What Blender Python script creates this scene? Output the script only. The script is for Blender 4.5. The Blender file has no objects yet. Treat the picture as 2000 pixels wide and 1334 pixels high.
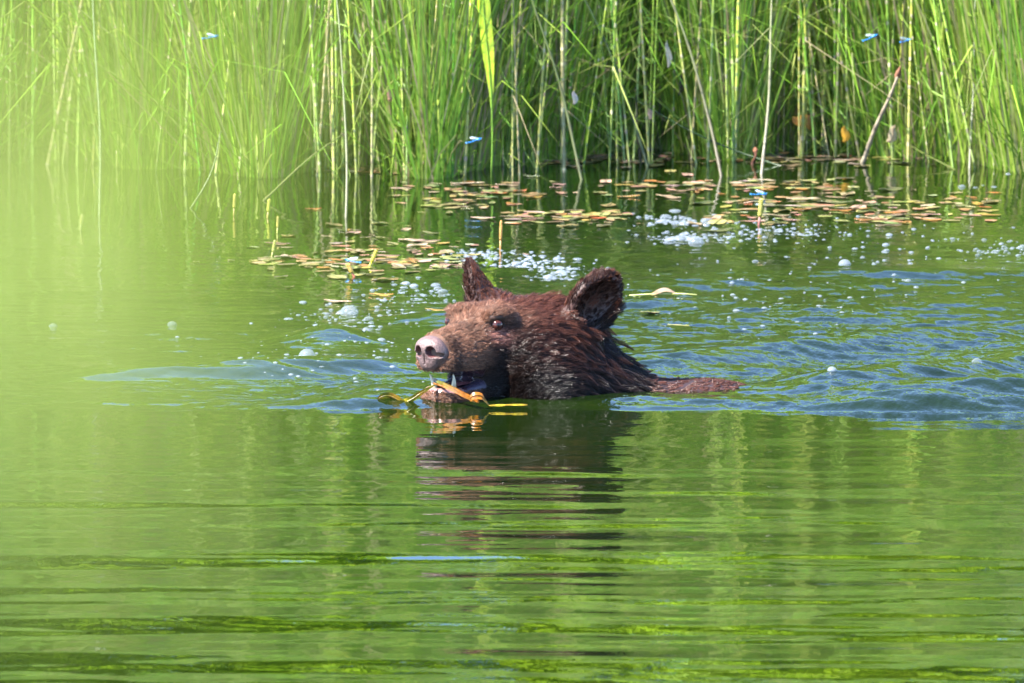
import bpy, math, random
import numpy as np
from mathutils import Vector, Matrix
from mathutils.kdtree import KDTree

RNG = np.random.default_rng(11)
random.seed(5)
R = math.radians

# ------------------------------------------------------------------ camera
sc = bpy.context.scene
SCL = 0.0009                     # metres per photo pixel at the bear
DIST, PITCH = 20.0, R(6.0)
TGT = Vector((0.0, 0.0, 0.111))
CAM = TGT + Vector((0, -math.cos(PITCH), math.sin(PITCH))) * DIST
cd = bpy.data.cameras.new('camera')
cam = bpy.data.objects.new('camera', cd)
sc.collection.objects.link(cam)
cam.location = CAM
cam.rotation_euler = (math.pi / 2 - PITCH, 0, 0)
cd.sensor_width = 36.0
cd.lens = 400.0
cd.clip_start = 0.05
cd.clip_end = 3000
cd.dof.use_dof = True
cd.dof.focus_distance = 19.95
cd.dof.aperture_fstop = 21.0
sc.camera = cam

# ------------------------------------------------------------------ sky and sun
SUN_TO = Vector((-0.58, -0.33, 0.78)).normalized()      # towards the sun
w = bpy.data.worlds.new('World')
sc.world = w
w.use_nodes = True
nt = w.node_tree
nt.nodes.clear()
sky = nt.nodes.new('ShaderNodeTexSky')
sky.sky_type = 'NISHITA'
sky.sun_disc = False
sky.sun_elevation = math.asin(SUN_TO.z)
sky.sun_rotation = math.atan2(SUN_TO.x, SUN_TO.y)
sky.air_density = 1.0
sky.dust_density = 0.0
sky.ozone_density = 3.5
sky.altitude = 2500
bg = nt.nodes.new('ShaderNodeBackground')
bg.inputs['Strength'].default_value = 0.13
wo = nt.nodes.new('ShaderNodeOutputWorld')
nt.links.new(sky.outputs[0], bg.inputs[0])
nt.links.new(bg.outputs[0], wo.inputs[0])

sl = bpy.data.lights.new('sun', 'SUN')
sl.energy = 5.0
sl.angle = R(0.53)
sl.color = (1.0, 0.955, 0.88)
so = bpy.data.objects.new('sun', sl)
sc.collection.objects.link(so)
so.rotation_euler = (-SUN_TO).to_track_quat('-Z', 'Y').to_euler()
so.location = SUN_TO * 60

sc.view_settings.view_transform = 'Standard'
sc.view_settings.look = 'None'
sc.view_settings.gamma = 1.0
sc.view_settings.exposure = 2.45
sc.render.engine = 'CYCLES'
sc.cycles.use_denoising = True
sc.cycles.max_bounces = 3
sc.cycles.diffuse_bounces = 2
sc.cycles.glossy_bounces = 3
sc.cycles.transmission_bounces = 3
sc.cycles.transparent_max_bounces = 8
sc.cycles.sample_clamp_indirect = 6.0
sc.cycles.use_light_tree = False
sc.cycles.adaptive_threshold = 0.02
sc.cycles.debug_use_spatial_splits = True

# ------------------------------------------------------------------ helpers
COL = sc.collection


def ray(px, py):
    """direction of the photograph's pixel (2000 x 1334)"""
    v = Vector(((px - 1000) * SCL / DIST, 1.0, -(py - 667) * SCL / DIST))
    c, s = math.cos(PITCH), math.sin(PITCH)
    return Vector((v.x, v.y * c + v.z * s, -v.y * s + v.z * c))


def on_water(px, py, z=0.0):
    d = ray(px, py)
    t = (z - CAM.z) / d.z
    return CAM + d * t


def at_depth(px, py, y):
    d = ray(px, py)
    t = (y - CAM.y) / d.y
    return CAM + d * t


def smooth(e0, e1, x):
    t = np.clip((x - e0) / (e1 - e0), 0, 1)
    return t * t * (3 - 2 * t)


def mesh(name, verts, faces, mats=(), cols=None, smooth_shade=True, mat_idx=None):
    me = bpy.data.meshes.new(name)
    verts = np.asarray(verts, dtype=np.float32)
    if isinstance(faces, np.ndarray):
        n, k = faces.shape
        me.vertices.add(len(verts))
        me.vertices.foreach_set('co', verts.ravel())
        me.loops.add(n * k)
        me.loops.foreach_set('vertex_index', faces.astype(np.int32).ravel())
        me.polygons.add(n)
        me.polygons.foreach_set('loop_start', np.arange(0, n * k, k, dtype=np.int32))
        me.polygons.foreach_set('loop_total', np.full(n, k, dtype=np.int32))
        me.update(calc_edges=True)
    else:
        me.from_pydata(verts.tolist(), [], faces)
    if smooth_shade:
        me.polygons.foreach_set('use_smooth', np.ones(len(me.polygons), dtype=bool))
    if cols is not None:
        a = me.color_attributes.new('Col', 'FLOAT_COLOR', 'POINT')
        c = np.ones((len(verts), 4), dtype=np.float32)
        c[:, :3] = cols
        a.data.foreach_set('color', c.ravel())
    for m in mats:
        me.materials.append(m)
    if mat_idx is not None:
        me.polygons.foreach_set('material_index', np.asarray(mat_idx, dtype=np.int32))
    me.update()
    return me


def link(name, data, parent=None, loc=None, rot=None, scale=None):
    o = bpy.data.objects.new(name, data)
    COL.objects.link(o)
    if parent is not None:
        o.parent = parent
    if loc is not None:
        o.location = loc
    if rot is not None:
        o.rotation_euler = rot
    if scale is not None:
        o.scale = scale
    return o


def tag(o, label=None, cat=None, group=None, kind=None):
    if label:
        o['label'] = label
    if cat:
        o['category'] = cat
    if group:
        o['group'] = group
    if kind:
        o['kind'] = kind
    return o


class MB:
    """collects vertices, faces and colours into one mesh"""

    def __init__(self):
        self.v, self.f, self.c = [], [], []

    def add(self, verts, faces, col=(1, 1, 1)):
        n = len(self.v)
        self.v.extend([tuple(p) for p in verts])
        self.f.extend([tuple(i + n for i in q) for q in faces])
        if len(col) == len(verts) and not isinstance(col[0], (int, float)):
            self.c.extend([tuple(c) for c in col])
        else:
            self.c.extend([tuple(col)] * len(verts))

    def tube(self, pts, rad, sides=6, col=(1, 1, 1), cap=True):
        pts = [Vector(p) for p in pts]
        vs, fs, cs = [], [], []
        n = len(pts)
        ref = Vector((0.13, 0.97, 0.21)).normalized()
        for i, p in enumerate(pts):
            t = (pts[min(i + 1, n - 1)] - pts[max(i - 1, 0)])
            if t.length < 1e-9:
                t = Vector((0, 0, 1))
            t.normalize()
            a = t.cross(ref)
            if a.length < 1e-4:
                a = t.cross(Vector((1, 0, 0)))
            a.normalize()
            b = t.cross(a)
            r = rad[i] if hasattr(rad, '__len__') else rad
            c = col[i] if not isinstance(col[0], (int, float)) else col
            for k in range(sides):
                an = 2 * math.pi * k / sides
                vs.append(p + (a * math.cos(an) + b * math.sin(an)) * r)
                cs.append(c)
        for i in range(n - 1):
            for k in range(sides):
                k2 = (k + 1) % sides
                fs.append((i * sides + k, i * sides + k2, (i + 1) * sides + k2, (i + 1) * sides + k))
        if cap:
            fs.append(tuple(range(sides - 1, -1, -1)))
            fs.append(tuple((n - 1) * sides + k for k in range(sides)))
        self.add(vs, fs, cs)

    def ribbon(self, pts, widths, side, col=(1, 1, 1), thick=0.0):
        """flat leaf strip with a raised-edge cross section of 3 points"""
        pts = [Vector(p) for p in pts]
        n = len(pts)
        vs, fs, cs = [], [], []
        side = Vector(side).normalized()
        for i, p in enumerate(pts):
            t = pts[min(i + 1, n - 1)] - pts[max(i - 1, 0)]
            t.normalize()
            s = side - t * side.dot(t)
            if s.length < 1e-5:
                s = t.orthogonal()
            s.normalize()
            nn = t.cross(s)
            wd = widths[i] / 2
            c = col[i] if not isinstance(col[0], (int, float)) else col
            for q, lift in ((-1, 0.22), (0, 0), (1, 0.22)):
                vs.append(p + s * wd * q + nn * wd * lift)
                cs.append(c)
        for i in range(n - 1):
            for k in range(2):
                fs.append((i * 3 + k, i * 3 + k + 1, (i + 1) * 3 + k + 1, (i + 1) * 3 + k))
        self.add(vs, fs, cs)

    def ribbon2(self, pts, widths, side, col):
        """thin flat needle"""
        n = len(pts)
        side = Vector(side).normalized()
        vs = []
        for p, wd in zip(pts, widths):
            vs += [p - side * wd / 2, p + side * wd / 2]
        self.add(vs, [(2 * i, 2 * i + 1, 2 * i + 3, 2 * i + 2) for i in range(n - 1)], col)

    def ellipsoid(self, c, r, seg=10, rings=6, col=(1, 1, 1), rot=None, half=False):
        vs, fs = [], []
        c = Vector(c)
        top = 0.0
        bot = math.pi / 2 if half else math.pi
        for i in range(rings + 1):
            th = top + (bot - top) * i / rings
            for k in range(seg):
                ph = 2 * math.pi * k / seg
                p = Vector((r[0] * math.sin(th) * math.cos(ph), r[1] * math.sin(th) * math.sin(ph), r[2] * math.cos(th)))
                if rot is not None:
                    p = rot @ p
                vs.append(c + p)
        for i in range(rings):
            for k in range(seg):
                k2 = (k + 1) % seg
                fs.append((i * seg + k, (i + 1) * seg + k, (i + 1) * seg + k2, i * seg + k2))
        self.add(vs, fs, col)

    def data(self, name, mats, smooth_shade=True):
        me = bpy.data.meshes.new(name)
        me.from_pydata(self.v, [], self.f)
        me.polygons.foreach_set('use_smooth', np.full(len(me.polygons), smooth_shade, dtype=bool))
        a = me.color_attributes.new('Col', 'FLOAT_COLOR', 'POINT')
        c = np.ones((len(self.v), 4), dtype=np.float32)
        c[:, :3] = np.array(self.c, dtype=np.float32)
        a.data.foreach_set('color', c.ravel())
        for m in mats:
            me.materials.append(m)
        me.update()
        return me


# ------------------------------------------------------------------ materials
def new_mat(name):
    m = bpy.data.materials.new(name)
    m.use_nodes = True
    n = m.node_tree.nodes
    n.clear()
    out = n.new('ShaderNodeOutputMaterial')
    return m, n, m.node_tree.links, out


def col_mat(name, rough=0.5, spec=0.5, noise=0.25, nscale=60.0, translucent=0.0, bump=0.0, coat=0.0, rnd=0.0, tint=None):
    """base colour from the mesh's own colours, broken up by noise and a per-object shift"""
    m, n, l, out = new_mat(name)
    at = n.new('ShaderNodeAttribute')
    at.attribute_name = 'Col'
    tc = n.new('ShaderNodeTexCoord')
    nz = n.new('ShaderNodeTexNoise')
    nz.inputs['Scale'].default_value = nscale
    nz.inputs['Detail'].default_value = 4
    l.new(tc.outputs['Object'], nz.inputs['Vector'])
    mr = n.new('ShaderNodeMapRange')
    mr.inputs[1].default_value = 0.3
    mr.inputs[2].default_value = 0.7
    mr.inputs[3].default_value = 1 - noise
    mr.inputs[4].default_value = 1 + noise
    l.new(nz.outputs[0], mr.inputs[0])
    mul = n.new('ShaderNodeVectorMath')
    mul.operation = 'SCALE'
    l.new(at.outputs['Color'], mul.inputs[0])
    l.new(mr.outputs[0], mul.inputs['Scale'])
    last = mul.outputs[0]
    if rnd > 0:
        oi = n.new('ShaderNodeObjectInfo')
        hs = n.new('ShaderNodeHueSaturation')
        r1 = n.new('ShaderNodeMapRange')
        r1.inputs[3].default_value = 0.5 - 0.06 * rnd
        r1.inputs[4].default_value = 0.5 + 0.04 * rnd
        l.new(oi.outputs['Random'], r1.inputs[0])
        wn = n.new('ShaderNodeTexWhiteNoise')
        wn.noise_dimensions = '1D'
        l.new(oi.outputs['Random'], wn.inputs['W'])
        r2 = n.new('ShaderNodeMapRange')
        r2.inputs[3].default_value = 1 - 0.4 * rnd
        r2.inputs[4].default_value = 1 + 0.4 * rnd
        l.new(wn.outputs['Value'], r2.inputs[0])
        l.new(r1.outputs[0], hs.inputs['Hue'])
        l.new(r2.outputs[0], hs.inputs['Value'])
        l.new(last, hs.inputs['Color'])
        last = hs.outputs[0]
    p = n.new('ShaderNodeBsdfPrincipled')
    l.new(last, p.inputs['Base Color'])
    p.inputs['Roughness'].default_value = rough
    p.inputs['Specular IOR Level'].default_value = spec
    p.inputs['Coat Weight'].default_value = coat
    p.inputs['Coat Roughness'].default_value = 0.08
    if bump > 0:
        b = n.new('ShaderNodeBump')
        b.inputs['Strength'].default_value = bump
        b.inputs['Distance'].default_value = 0.002
        l.new(nz.outputs[0], b.inputs['Height'])
        l.new(b.outputs[0], p.inputs['Normal'])
    sh = p.outputs[0]
    if translucent > 0:
        tr = n.new('ShaderNodeBsdfTranslucent')
        l.new(last, tr.inputs['Color'])
        mx = n.new('ShaderNodeMixShader')
        mx.inputs[0].default_value = translucent
        l.new(sh, mx.inputs[1])
        l.new(tr.outputs[0], mx.inputs[2])
        sh = mx.outputs[0]
    l.new(sh, out.inputs[0])
    return m


M_STEM = col_mat('horsetail_stem', rough=0.45, spec=0.4, noise=0.22, nscale=35, rnd=0.8)
M_BED = col_mat('reed_bed', rough=0.5, spec=0.35, noise=0.2, nscale=18)
M_NEEDLE = col_mat('horsetail_needles', rough=0.5, spec=0.3, noise=0.15, nscale=30, translucent=0.3)
M_WOOD = col_mat('wood_leaves', rough=0.5, spec=0.2, noise=0.2, nscale=2, translucent=0.5)
M_LEAF = col_mat('leaf', rough=0.4, spec=0.5, noise=0.25, nscale=50, translucent=0.25, rnd=0.5)
M_FLOAT = col_mat('floating_leaf', rough=0.28, spec=0.5, noise=0.4, nscale=70, bump=0.3, rnd=0.9)
M_WEED = col_mat('wet_weed', rough=0.3, spec=0.5, noise=0.5, nscale=160, translucent=0.35, coat=0.15, bump=0.5)
M_DRY = col_mat('dry_stalk', rough=0.7, spec=0.2, noise=0.35, nscale=40, bump=0.4)
M_NEAR = col_mat('near_leaf', rough=0.45, spec=0.3, noise=0.12, nscale=120, translucent=0.6)
M_BARK = col_mat('twig_bark', rough=0.8, spec=0.2, noise=0.4, nscale=90, bump=0.6)
M_INSECT = col_mat('insect_body', rough=0.3, spec=0.5, noise=0.15, nscale=400)
M_SKIN = col_mat('bear_skin', rough=0.55, spec=0.4, noise=0.35, nscale=120, bump=0.4)
M_MOUTH = col_mat('mouth_skin', rough=0.25, spec=0.5, noise=0.25, nscale=150, bump=0.3, coat=0.4)
M_NOSE = col_mat('nose_leather', rough=0.42, spec=0.45, noise=0.4, nscale=330, bump=1.0, coat=0.05)
M_TOOTH = col_mat('tooth', rough=0.2, spec=0.5, noise=0.1, nscale=120, coat=0.3)
M_EYE = col_mat('eye', rough=0.08, spec=0.3, noise=0.15, nscale=500, coat=0.25)

# wing membrane
M_WING, n, l, out = new_mat('wing')
_p = n.new('ShaderNodeBsdfPrincipled')
_p.inputs['Base Color'].default_value = (0.75, 0.82, 0.85, 1)
_p.inputs['Roughness'].default_value = 0.12
_p.inputs['Alpha'].default_value = 0.3
l.new(_p.outputs[0], out.inputs[0])

# bubble film: mostly clear, rim and highlights catch the sky
M_BUBBLE, n, l, out = new_mat('bubble_film')
_t = n.new('ShaderNodeBsdfTransparent')
_p = n.new('ShaderNodeBsdfPrincipled')
_p.inputs['Base Color'].default_value = (0.30, 0.34, 0.40, 1)
_p.inputs['Roughness'].default_value = 0.06
_p.inputs['Specular IOR Level'].default_value = 0.9
_lw = n.new('ShaderNodeLayerWeight')
_lw.inputs['Blend'].default_value = 0.18
_oi = n.new('ShaderNodeObjectInfo')
_mr = n.new('ShaderNodeMapRange')
_mr.inputs[3].default_value = 0.12
_mr.inputs[4].default_value = 0.42
l.new(_oi.outputs['Random'], _mr.inputs[0])
_mm = n.new('ShaderNodeMath')
_mm.operation = 'MAXIMUM'
l.new(_lw.outputs['Facing'], _mm.inputs[0])
l.new(_mr.outputs[0], _mm.inputs[1])
_mx = n.new('ShaderNodeMixShader')
l.new(_mm.outputs[0], _mx.inputs[0])
l.new(_t.outputs[0], _mx.inputs[1])
l.new(_p.outputs[0], _mx.inputs[2])
l.new(_mx.outputs[0], out.inputs[0])

# mud / ground
M_GROUND, n, l, out = new_mat('bank_soil')
_tc = n.new('ShaderNodeTexCoord')
_nz = n.new('ShaderNodeTexNoise')
_nz.inputs['Scale'].default_value = 3.0
_nz.inputs['Detail'].default_value = 8
l.new(_tc.outputs['Object'], _nz.inputs['Vector'])
_cr = n.new('ShaderNodeValToRGB')
_cr.color_ramp.elements[0].position = 0.3
_cr.color_ramp.elements[0].color = (0.03, 0.045, 0.012, 1)
_cr.color_ramp.elements[1].position = 0.7
_cr.color_ramp.elements[1].color = (0.09, 0.12, 0.03, 1)
l.new(_nz.outputs[0], _cr.inputs[0])
_p = n.new('ShaderNodeBsdfPrincipled')
_p.inputs['Roughness'].default_value = 0.9
l.new(_cr.outputs[0], _p.inputs['Base Color'])
_b = n.new('ShaderNodeBump')
_b.inputs['Distance'].default_value = 0.05
l.new(_nz.outputs[0], _b.inputs['Height'])
l.new(_b.outputs[0], _p.inputs['Normal'])
l.new(_p.outputs[0], out.inputs[0])

# water: murky green body under a clean reflecting surface
M_WATER, n, l, out = new_mat('pond_water')
_tc = n.new('ShaderNodeTexCoord')
_mp = n.new('ShaderNodeMapping')
_mp.inputs['Scale'].default_value = (1.0, 0.45, 1.0)
l.new(_tc.outputs['Object'], _mp.inputs['Vector'])
_n1 = n.new('ShaderNodeTexNoise')
_n1.inputs['Scale'].default_value = 24.0
_n1.inputs['Detail'].default_value = 4.0
l.new(_mp.outputs[0], _n1.inputs['Vector'])
_at = n.new('ShaderNodeAttribute')
_at.attribute_name = 'Col'           # red channel: how choppy the surface is there
_st = n.new('ShaderNodeSeparateColor')
l.new(_at.outputs['Color'], _st.inputs[0])
_b = n.new('ShaderNodeBump')
_b.inputs['Distance'].default_value = 0.011
l.new(_n1.outputs[0], _b.inputs['Height'])
l.new(_st.outputs[0], _b.inputs['Strength'])
_n2 = n.new('ShaderNodeTexNoise')
_n2.inputs['Scale'].default_value = 1.3
_n2.inputs['Detail'].default_value = 5.0
l.new(_tc.outputs['Object'], _n2.inputs['Vector'])
_cr = n.new('ShaderNodeValToRGB')
_cr.color_ramp.elements[0].position = 0.3
_cr.color_ramp.elements[0].color = (0.0028, 0.0075, 0.001, 1)
_cr.color_ramp.elements[1].position = 0.72
_cr.color_ramp.elements[1].color = (0.006, 0.013, 0.0013, 1)
l.new(_n2.outputs[0], _cr.inputs[0])
_p = n.new('ShaderNodeBsdfPrincipled')
l.new(_cr.outputs[0], _p.inputs['Base Color'])
_p.inputs['Roughness'].default_value = 0.02
_p.inputs['IOR'].default_value = 1.5
l.new(_b.outputs[0], _p.inputs['Normal'])
l.new(_p.outputs[0], out.inputs[0])

# fur
M_FUR, n, l, out = new_mat('wet_fur')
_at = n.new('ShaderNodeAttribute')
_at.attribute_name = 'furcol'
_p = n.new('ShaderNodeBsdfPrincipled')
l.new(_at.outputs['Color'], _p.inputs['Base Color'])
_p.inputs['Roughness'].default_value = 0.22
_p.inputs['Specular IOR Level'].default_value = 0.24
l.new(_p.outputs[0], out.inputs[0])


# ------------------------------------------------------------------ water surface
def wave_set(n, lam0, lam1, ang0, ang_spread, seed):
    r = np.random.default_rng(seed)
    lam = np.exp(r.uniform(math.log(lam0), math.log(lam1), n))
    an = ang0 + r.normal(0, ang_spread, n)
    ph = r.uniform(0, 2 * math.pi, n)
    k = 2 * math.pi / lam
    return k, np.cos(an) * k, np.sin(an) * k, ph


W_LONG = wave_set(9, 0.34, 0.85, R(90), R(3.5), 3)
W_MID = wave_set(22, 0.07, 0.26, R(90), R(11), 4)
W_CHOP = wave_set(80, 0.022, 0.16, R(86), R(24), 8)
W_STREAK = wave_set(40, 0.03, 0.09, R(90), R(6), 14)
W_SWELL = wave_set(16, 0.30, 0.75, R(85), R(30), 9)


def waves(ws, x, y):
    """sum of sines with unit rms slope"""
    k, kx, ky, ph = ws
    h = np.zeros_like(x)
    s = math.sqrt(2.0 / len(k))
    for i in range(len(k)):
        h += s / k[i] * np.sin(kx[i] * x + ky[i] * y + ph[i])
    return h


def ridge(x, y, a, b, sig_n, sig_f, h):
    """a crest along the segment a-b, steeper to the near side"""
    ax, ay = a
    dx, dy = b[0] - ax, b[1] - ay
    L = math.hypot(dx, dy)
    dx, dy = dx / L, dy / L
    t = (x - ax) * dx + (y - ay) * dy
    n = -(x - ax) * dy + (y - ay) * dx
    end = smooth(-0.12, 0.10, t) * (1 - smooth(L - 0.10, L + 0.15, t))
    prof = np.where(n < 0, np.exp(-(n / sig_n) ** 2), np.exp(-(n / sig_f) ** 2))
    return h * prof * end


def toe_y(x):
    return -0.115 - 0.05 * smooth(0.25, 1.0, x) + 0.006 * np.sin(x * 23) + 0.01 * np.sin(x * 6.1 + 1)


LUMPS = [  # x, y, sigma x, sigma y, height : smooth boils left of and round the bear
    (-0.335, 1.10, 0.085, 0.12, 0.030), (-0.63, 1.17, 0.16, 0.09, 0.010), (-0.12, 1.42, 0.10, 0.10, 0.018),
    (-0.45, 0.50, 0.10, 0.09, 0.009), (-0.72, 0.58, 0.08, 0.12, 0.008),
    (-0.13, 0.95, 0.05, 0.07, 0.014), (0.0, 2.35, 0.16, 0.07, 0.010),
    (0.42, 2.15, 0.20, 0.06, 0.009), (0.78, 2.3, 0.22, 0.06, 0.008), (0.25, 1.75, 0.12, 0.06, 0.009),
]


def water_h(x, y):
    toe = toe_y(x)
    d = y - toe                                     # > 0 behind the bow line
    behind = smooth(0.0, 0.05, d)
    side = smooth(-0.42, -0.28, x)                  # the bow line fades out to the left
    near = 1 - smooth(-1.7, -0.1, d) * 0.86
    reedcalm = 1 - smooth(2.4, 3.8, y) * 0.9
    h = waves(W_LONG, x + 0.03 * np.sin(y * 2), y + 0.02 * np.sin(x * 3.1)) * 0.0185 * near * (1 - 0.8 * behind)
    h += waves(W_MID, x, y) * 0.017 * (1 - smooth(-1.2, -0.1, d) * 0.72) * (1 - 0.6 * behind)
    h += waves(W_STREAK, x + 0.02 * np.sin(7 * y), y) * 0.012 * (1 - smooth(-1.2, -0.1, d) * 0.6) * (1 - behind)
    # chop in the wake
    right = smooth(-0.05, 0.3, x) * (1 - 0.75 * smooth(1.2, 2.9, y))
    left = (0.34 + 0.5 * np.exp(-((x + 0.25) / 0.16) ** 2 - ((y - 0.2) / 0.3) ** 2)) * (1 - smooth(0.6, 2.4, y)) * smooth(-1.0, -0.5, x)
    chop = behind * np.maximum(right, left) * reedcalm
    back = 1 - 0.45 * np.exp(-((x - 0.34) / 0.18) ** 4 - ((y - 0.18) / 0.2) ** 4)
    chop = chop * back
    h += waves(W_CHOP, x, y) * (0.130 * chop + 0.022 * behind * reedcalm)
    h += waves(W_SWELL, x, y) * (0.032 * chop + 0.016 * behind * reedcalm)
    # bow face
    face = np.where(d < 0.11, smooth(0.0, 0.11, d), 1 - smooth(0.11, 0.65, d))
    shy = 1 - 0.75 * np.exp(-((x + 0.02) / 0.16) ** 4)
    h += 0.013 * face * side * shy
    for (a, b, sn, sf, hh) in (((0.52, 0.16), (1.15, 0.82), 0.075, 0.13, 0.030), ((0.20, 0.55), (1.1, 1.35), 0.08, 0.13, 0.022),
                               ((0.62, -0.02), (1.2, 0.22), 0.09, 0.16, 0.020), ((-0.75, 0.42), (-0.25, 0.62), 0.08, 0.12, 0.016)):
        h += ridge(x, y, a, b, sn, sf, hh)
    for (cx, cy, sx, sy, hh) in LUMPS:
        h += hh * np.exp(-((x - cx) / sx) ** 2 - ((y - cy) / sy) ** 2)
    fade = 1 - smooth(6, 12, np.abs(x)) 
    return h * fade, chop


def axis(core0, core1, step, lo, hi, grow=1.16):
    c = list(np.arange(core0, core1 + step / 2, step))
    s, v = step, core1
    while v < hi:
        s *= grow
        v += s
        c.append(v)
    s, v = step, core0
    left = []
    while v > lo:
        s *= grow
        v -= s
        left.append(v)
    return np.array(left[::-1] + c)


gx = axis(-1.25, 1.25, 0.006, -400, 400)
gy = axis(-4.3, 5.2, 0.010, -40, 22)
X, Y = np.meshgrid(gx, gy)
H, CH = water_h(X, Y)
nx, ny = len(gx), len(gy)
idx = np.arange(nx * ny).reshape(ny, nx)
quads = np.stack([idx[:-1, :-1].ravel(), idx[:-1, 1:].ravel(), idx[1:, 1:].ravel(), idx[1:, :-1].ravel()], 1)
cc = np.zeros((nx * ny, 3), dtype=np.float32)
cc[:, 0] = np.clip(0.06 + 0.9 * CH.ravel(), 0, 1)
wm = mesh('pond', np.stack([X.ravel(), Y.ravel(), H.ravel()], 1), quads, [M_WATER], cc)
water = link('water', wm)
tag(water, 'murky green pond water rippling round the bear', 'water', kind='structure')


def wz(x, y):
    return float(water_h(np.array([x]), np.array([y]))[0][0])


# far shore and near bank
def ground(name, x0, x1, y0, y1, nx_, ny_, fz, label):
    xs, ys = np.linspace(x0, x1, nx_), np.linspace(y0, y1, ny_)
    A, B = np.meshgrid(xs, ys)
    Z = fz(A, B)
    ii = np.arange(nx_ * ny_).reshape(ny_, nx_)
    q = np.stack([ii[:-1, :-1].ravel(), ii[:-1, 1:].ravel(), ii[1:, 1:].ravel(), ii[1:, :-1].ravel()], 1)
    o = link(name, mesh(name, np.stack([A.ravel(), B.ravel(), Z.ravel()], 1), q, [M_GROUND]))
    return tag(o, label, 'ground', kind='structure')


ground('shore', -400, 400, 7.2, 600, 60, 90, lambda a, b: -0.25 + 0.12 * np.minimum(b - 7.2, 6) + 0.08 * np.sin(a * 1.3) * np.sin(b) * (b > 8),
       'low green shore behind the reed bed')
ground('bank', -400, 400, -90, -17.2, 60, 60, lambda a, b: -0.4 + 0.3 * np.minimum(-17.2 - b, 4) + 0.05 * np.sin(a * 1.7) * np.cos(b * 2),
       'grassy near bank the picture is taken from')

# ------------------------------------------------------------------ the bear
YAW = R(38.0)
HX, HY = 0.03, 0.20
CA, SA = math.cos(YAW), math.sin(YAW)


def to_local(P):
    """world -> head frame (f forward to the nose, s to the near side, u up)"""
    dx, dy = P[..., 0] - HX, P[..., 1] - HY
    return np.stack([-SA * dx - CA * dy, CA * dx - SA * dy, P[..., 2]], -1)


def to_world(L):
    f, s, u = L[..., 0], L[..., 1], L[..., 2]
    return np.stack([HX - SA * f + CA * s, HY - CA * f - SA * s, u], -1)


def dir_world(L):
    f, s, u = L[..., 0], L[..., 1], L[..., 2]
    return np.stack([-SA * f + CA * s, -CA * f - SA * s, u], -1)


def ell(p, c, r, Rm=None):
    q = p - np.array(c, dtype=np.float32)
    if Rm is not None:
        q = q @ Rm.T.astype(np.float32)
    r = np.array(r, dtype=np.float32)
    k0 = np.sqrt(((q / r) ** 2).sum(-1))
    k1 = np.sqrt(((q / (r * r)) ** 2).sum(-1)) + 1e-9
    return k0 * (k0 - 1) / k1


def cone(p, a, b, ra, rb):
    a, b = np.array(a, dtype=np.float32), np.array(b, dtype=np.float32)
    ba = b - a
    t = np.clip(((p - a) @ ba) / (ba @ ba), 0, 1)
    d = np.sqrt(((p - a - t[..., None] * ba) ** 2).sum(-1))
    return d - (ra + (rb - ra) * t)


def smin(a, b, k):
    h = np.clip(0.5 + 0.5 * (b - a) / k, 0, 1)
    return b + (a - b) * h - k * h * (1 - h)


def smax(a, b, k):
    return -smin(-a, -b, k)


def ear_frame(side):
    up = np.array([-0.40, 0.40 * side, 0.82])
    up /= np.linalg.norm(up)
    nrm = np.array([0.46, 0.85 * side, -0.18])
    nrm -= up * nrm.dot(up)
    nrm /= np.linalg.norm(nrm)
    wid = np.cross(up, nrm)
    return np.stack([wid, nrm, up])          # rows: width, opening, up


EAR_C = {1: np.array([-0.030, 0.118, 0.160]), -1: np.array([0.018, -0.106, 0.166])}


def earframe(side):
    if side == 1:
        return ear_frame(1)
    up = np.array([0.10, -0.14, 0.95])
    up /= np.linalg.norm(up)
    nrm = np.array([0.72, -0.68, 0.0])
    nrm -= up * nrm.dot(up)
    nrm /= np.linalg.norm(nrm)
    return np.stack([np.cross(up, nrm), nrm, up])


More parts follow.
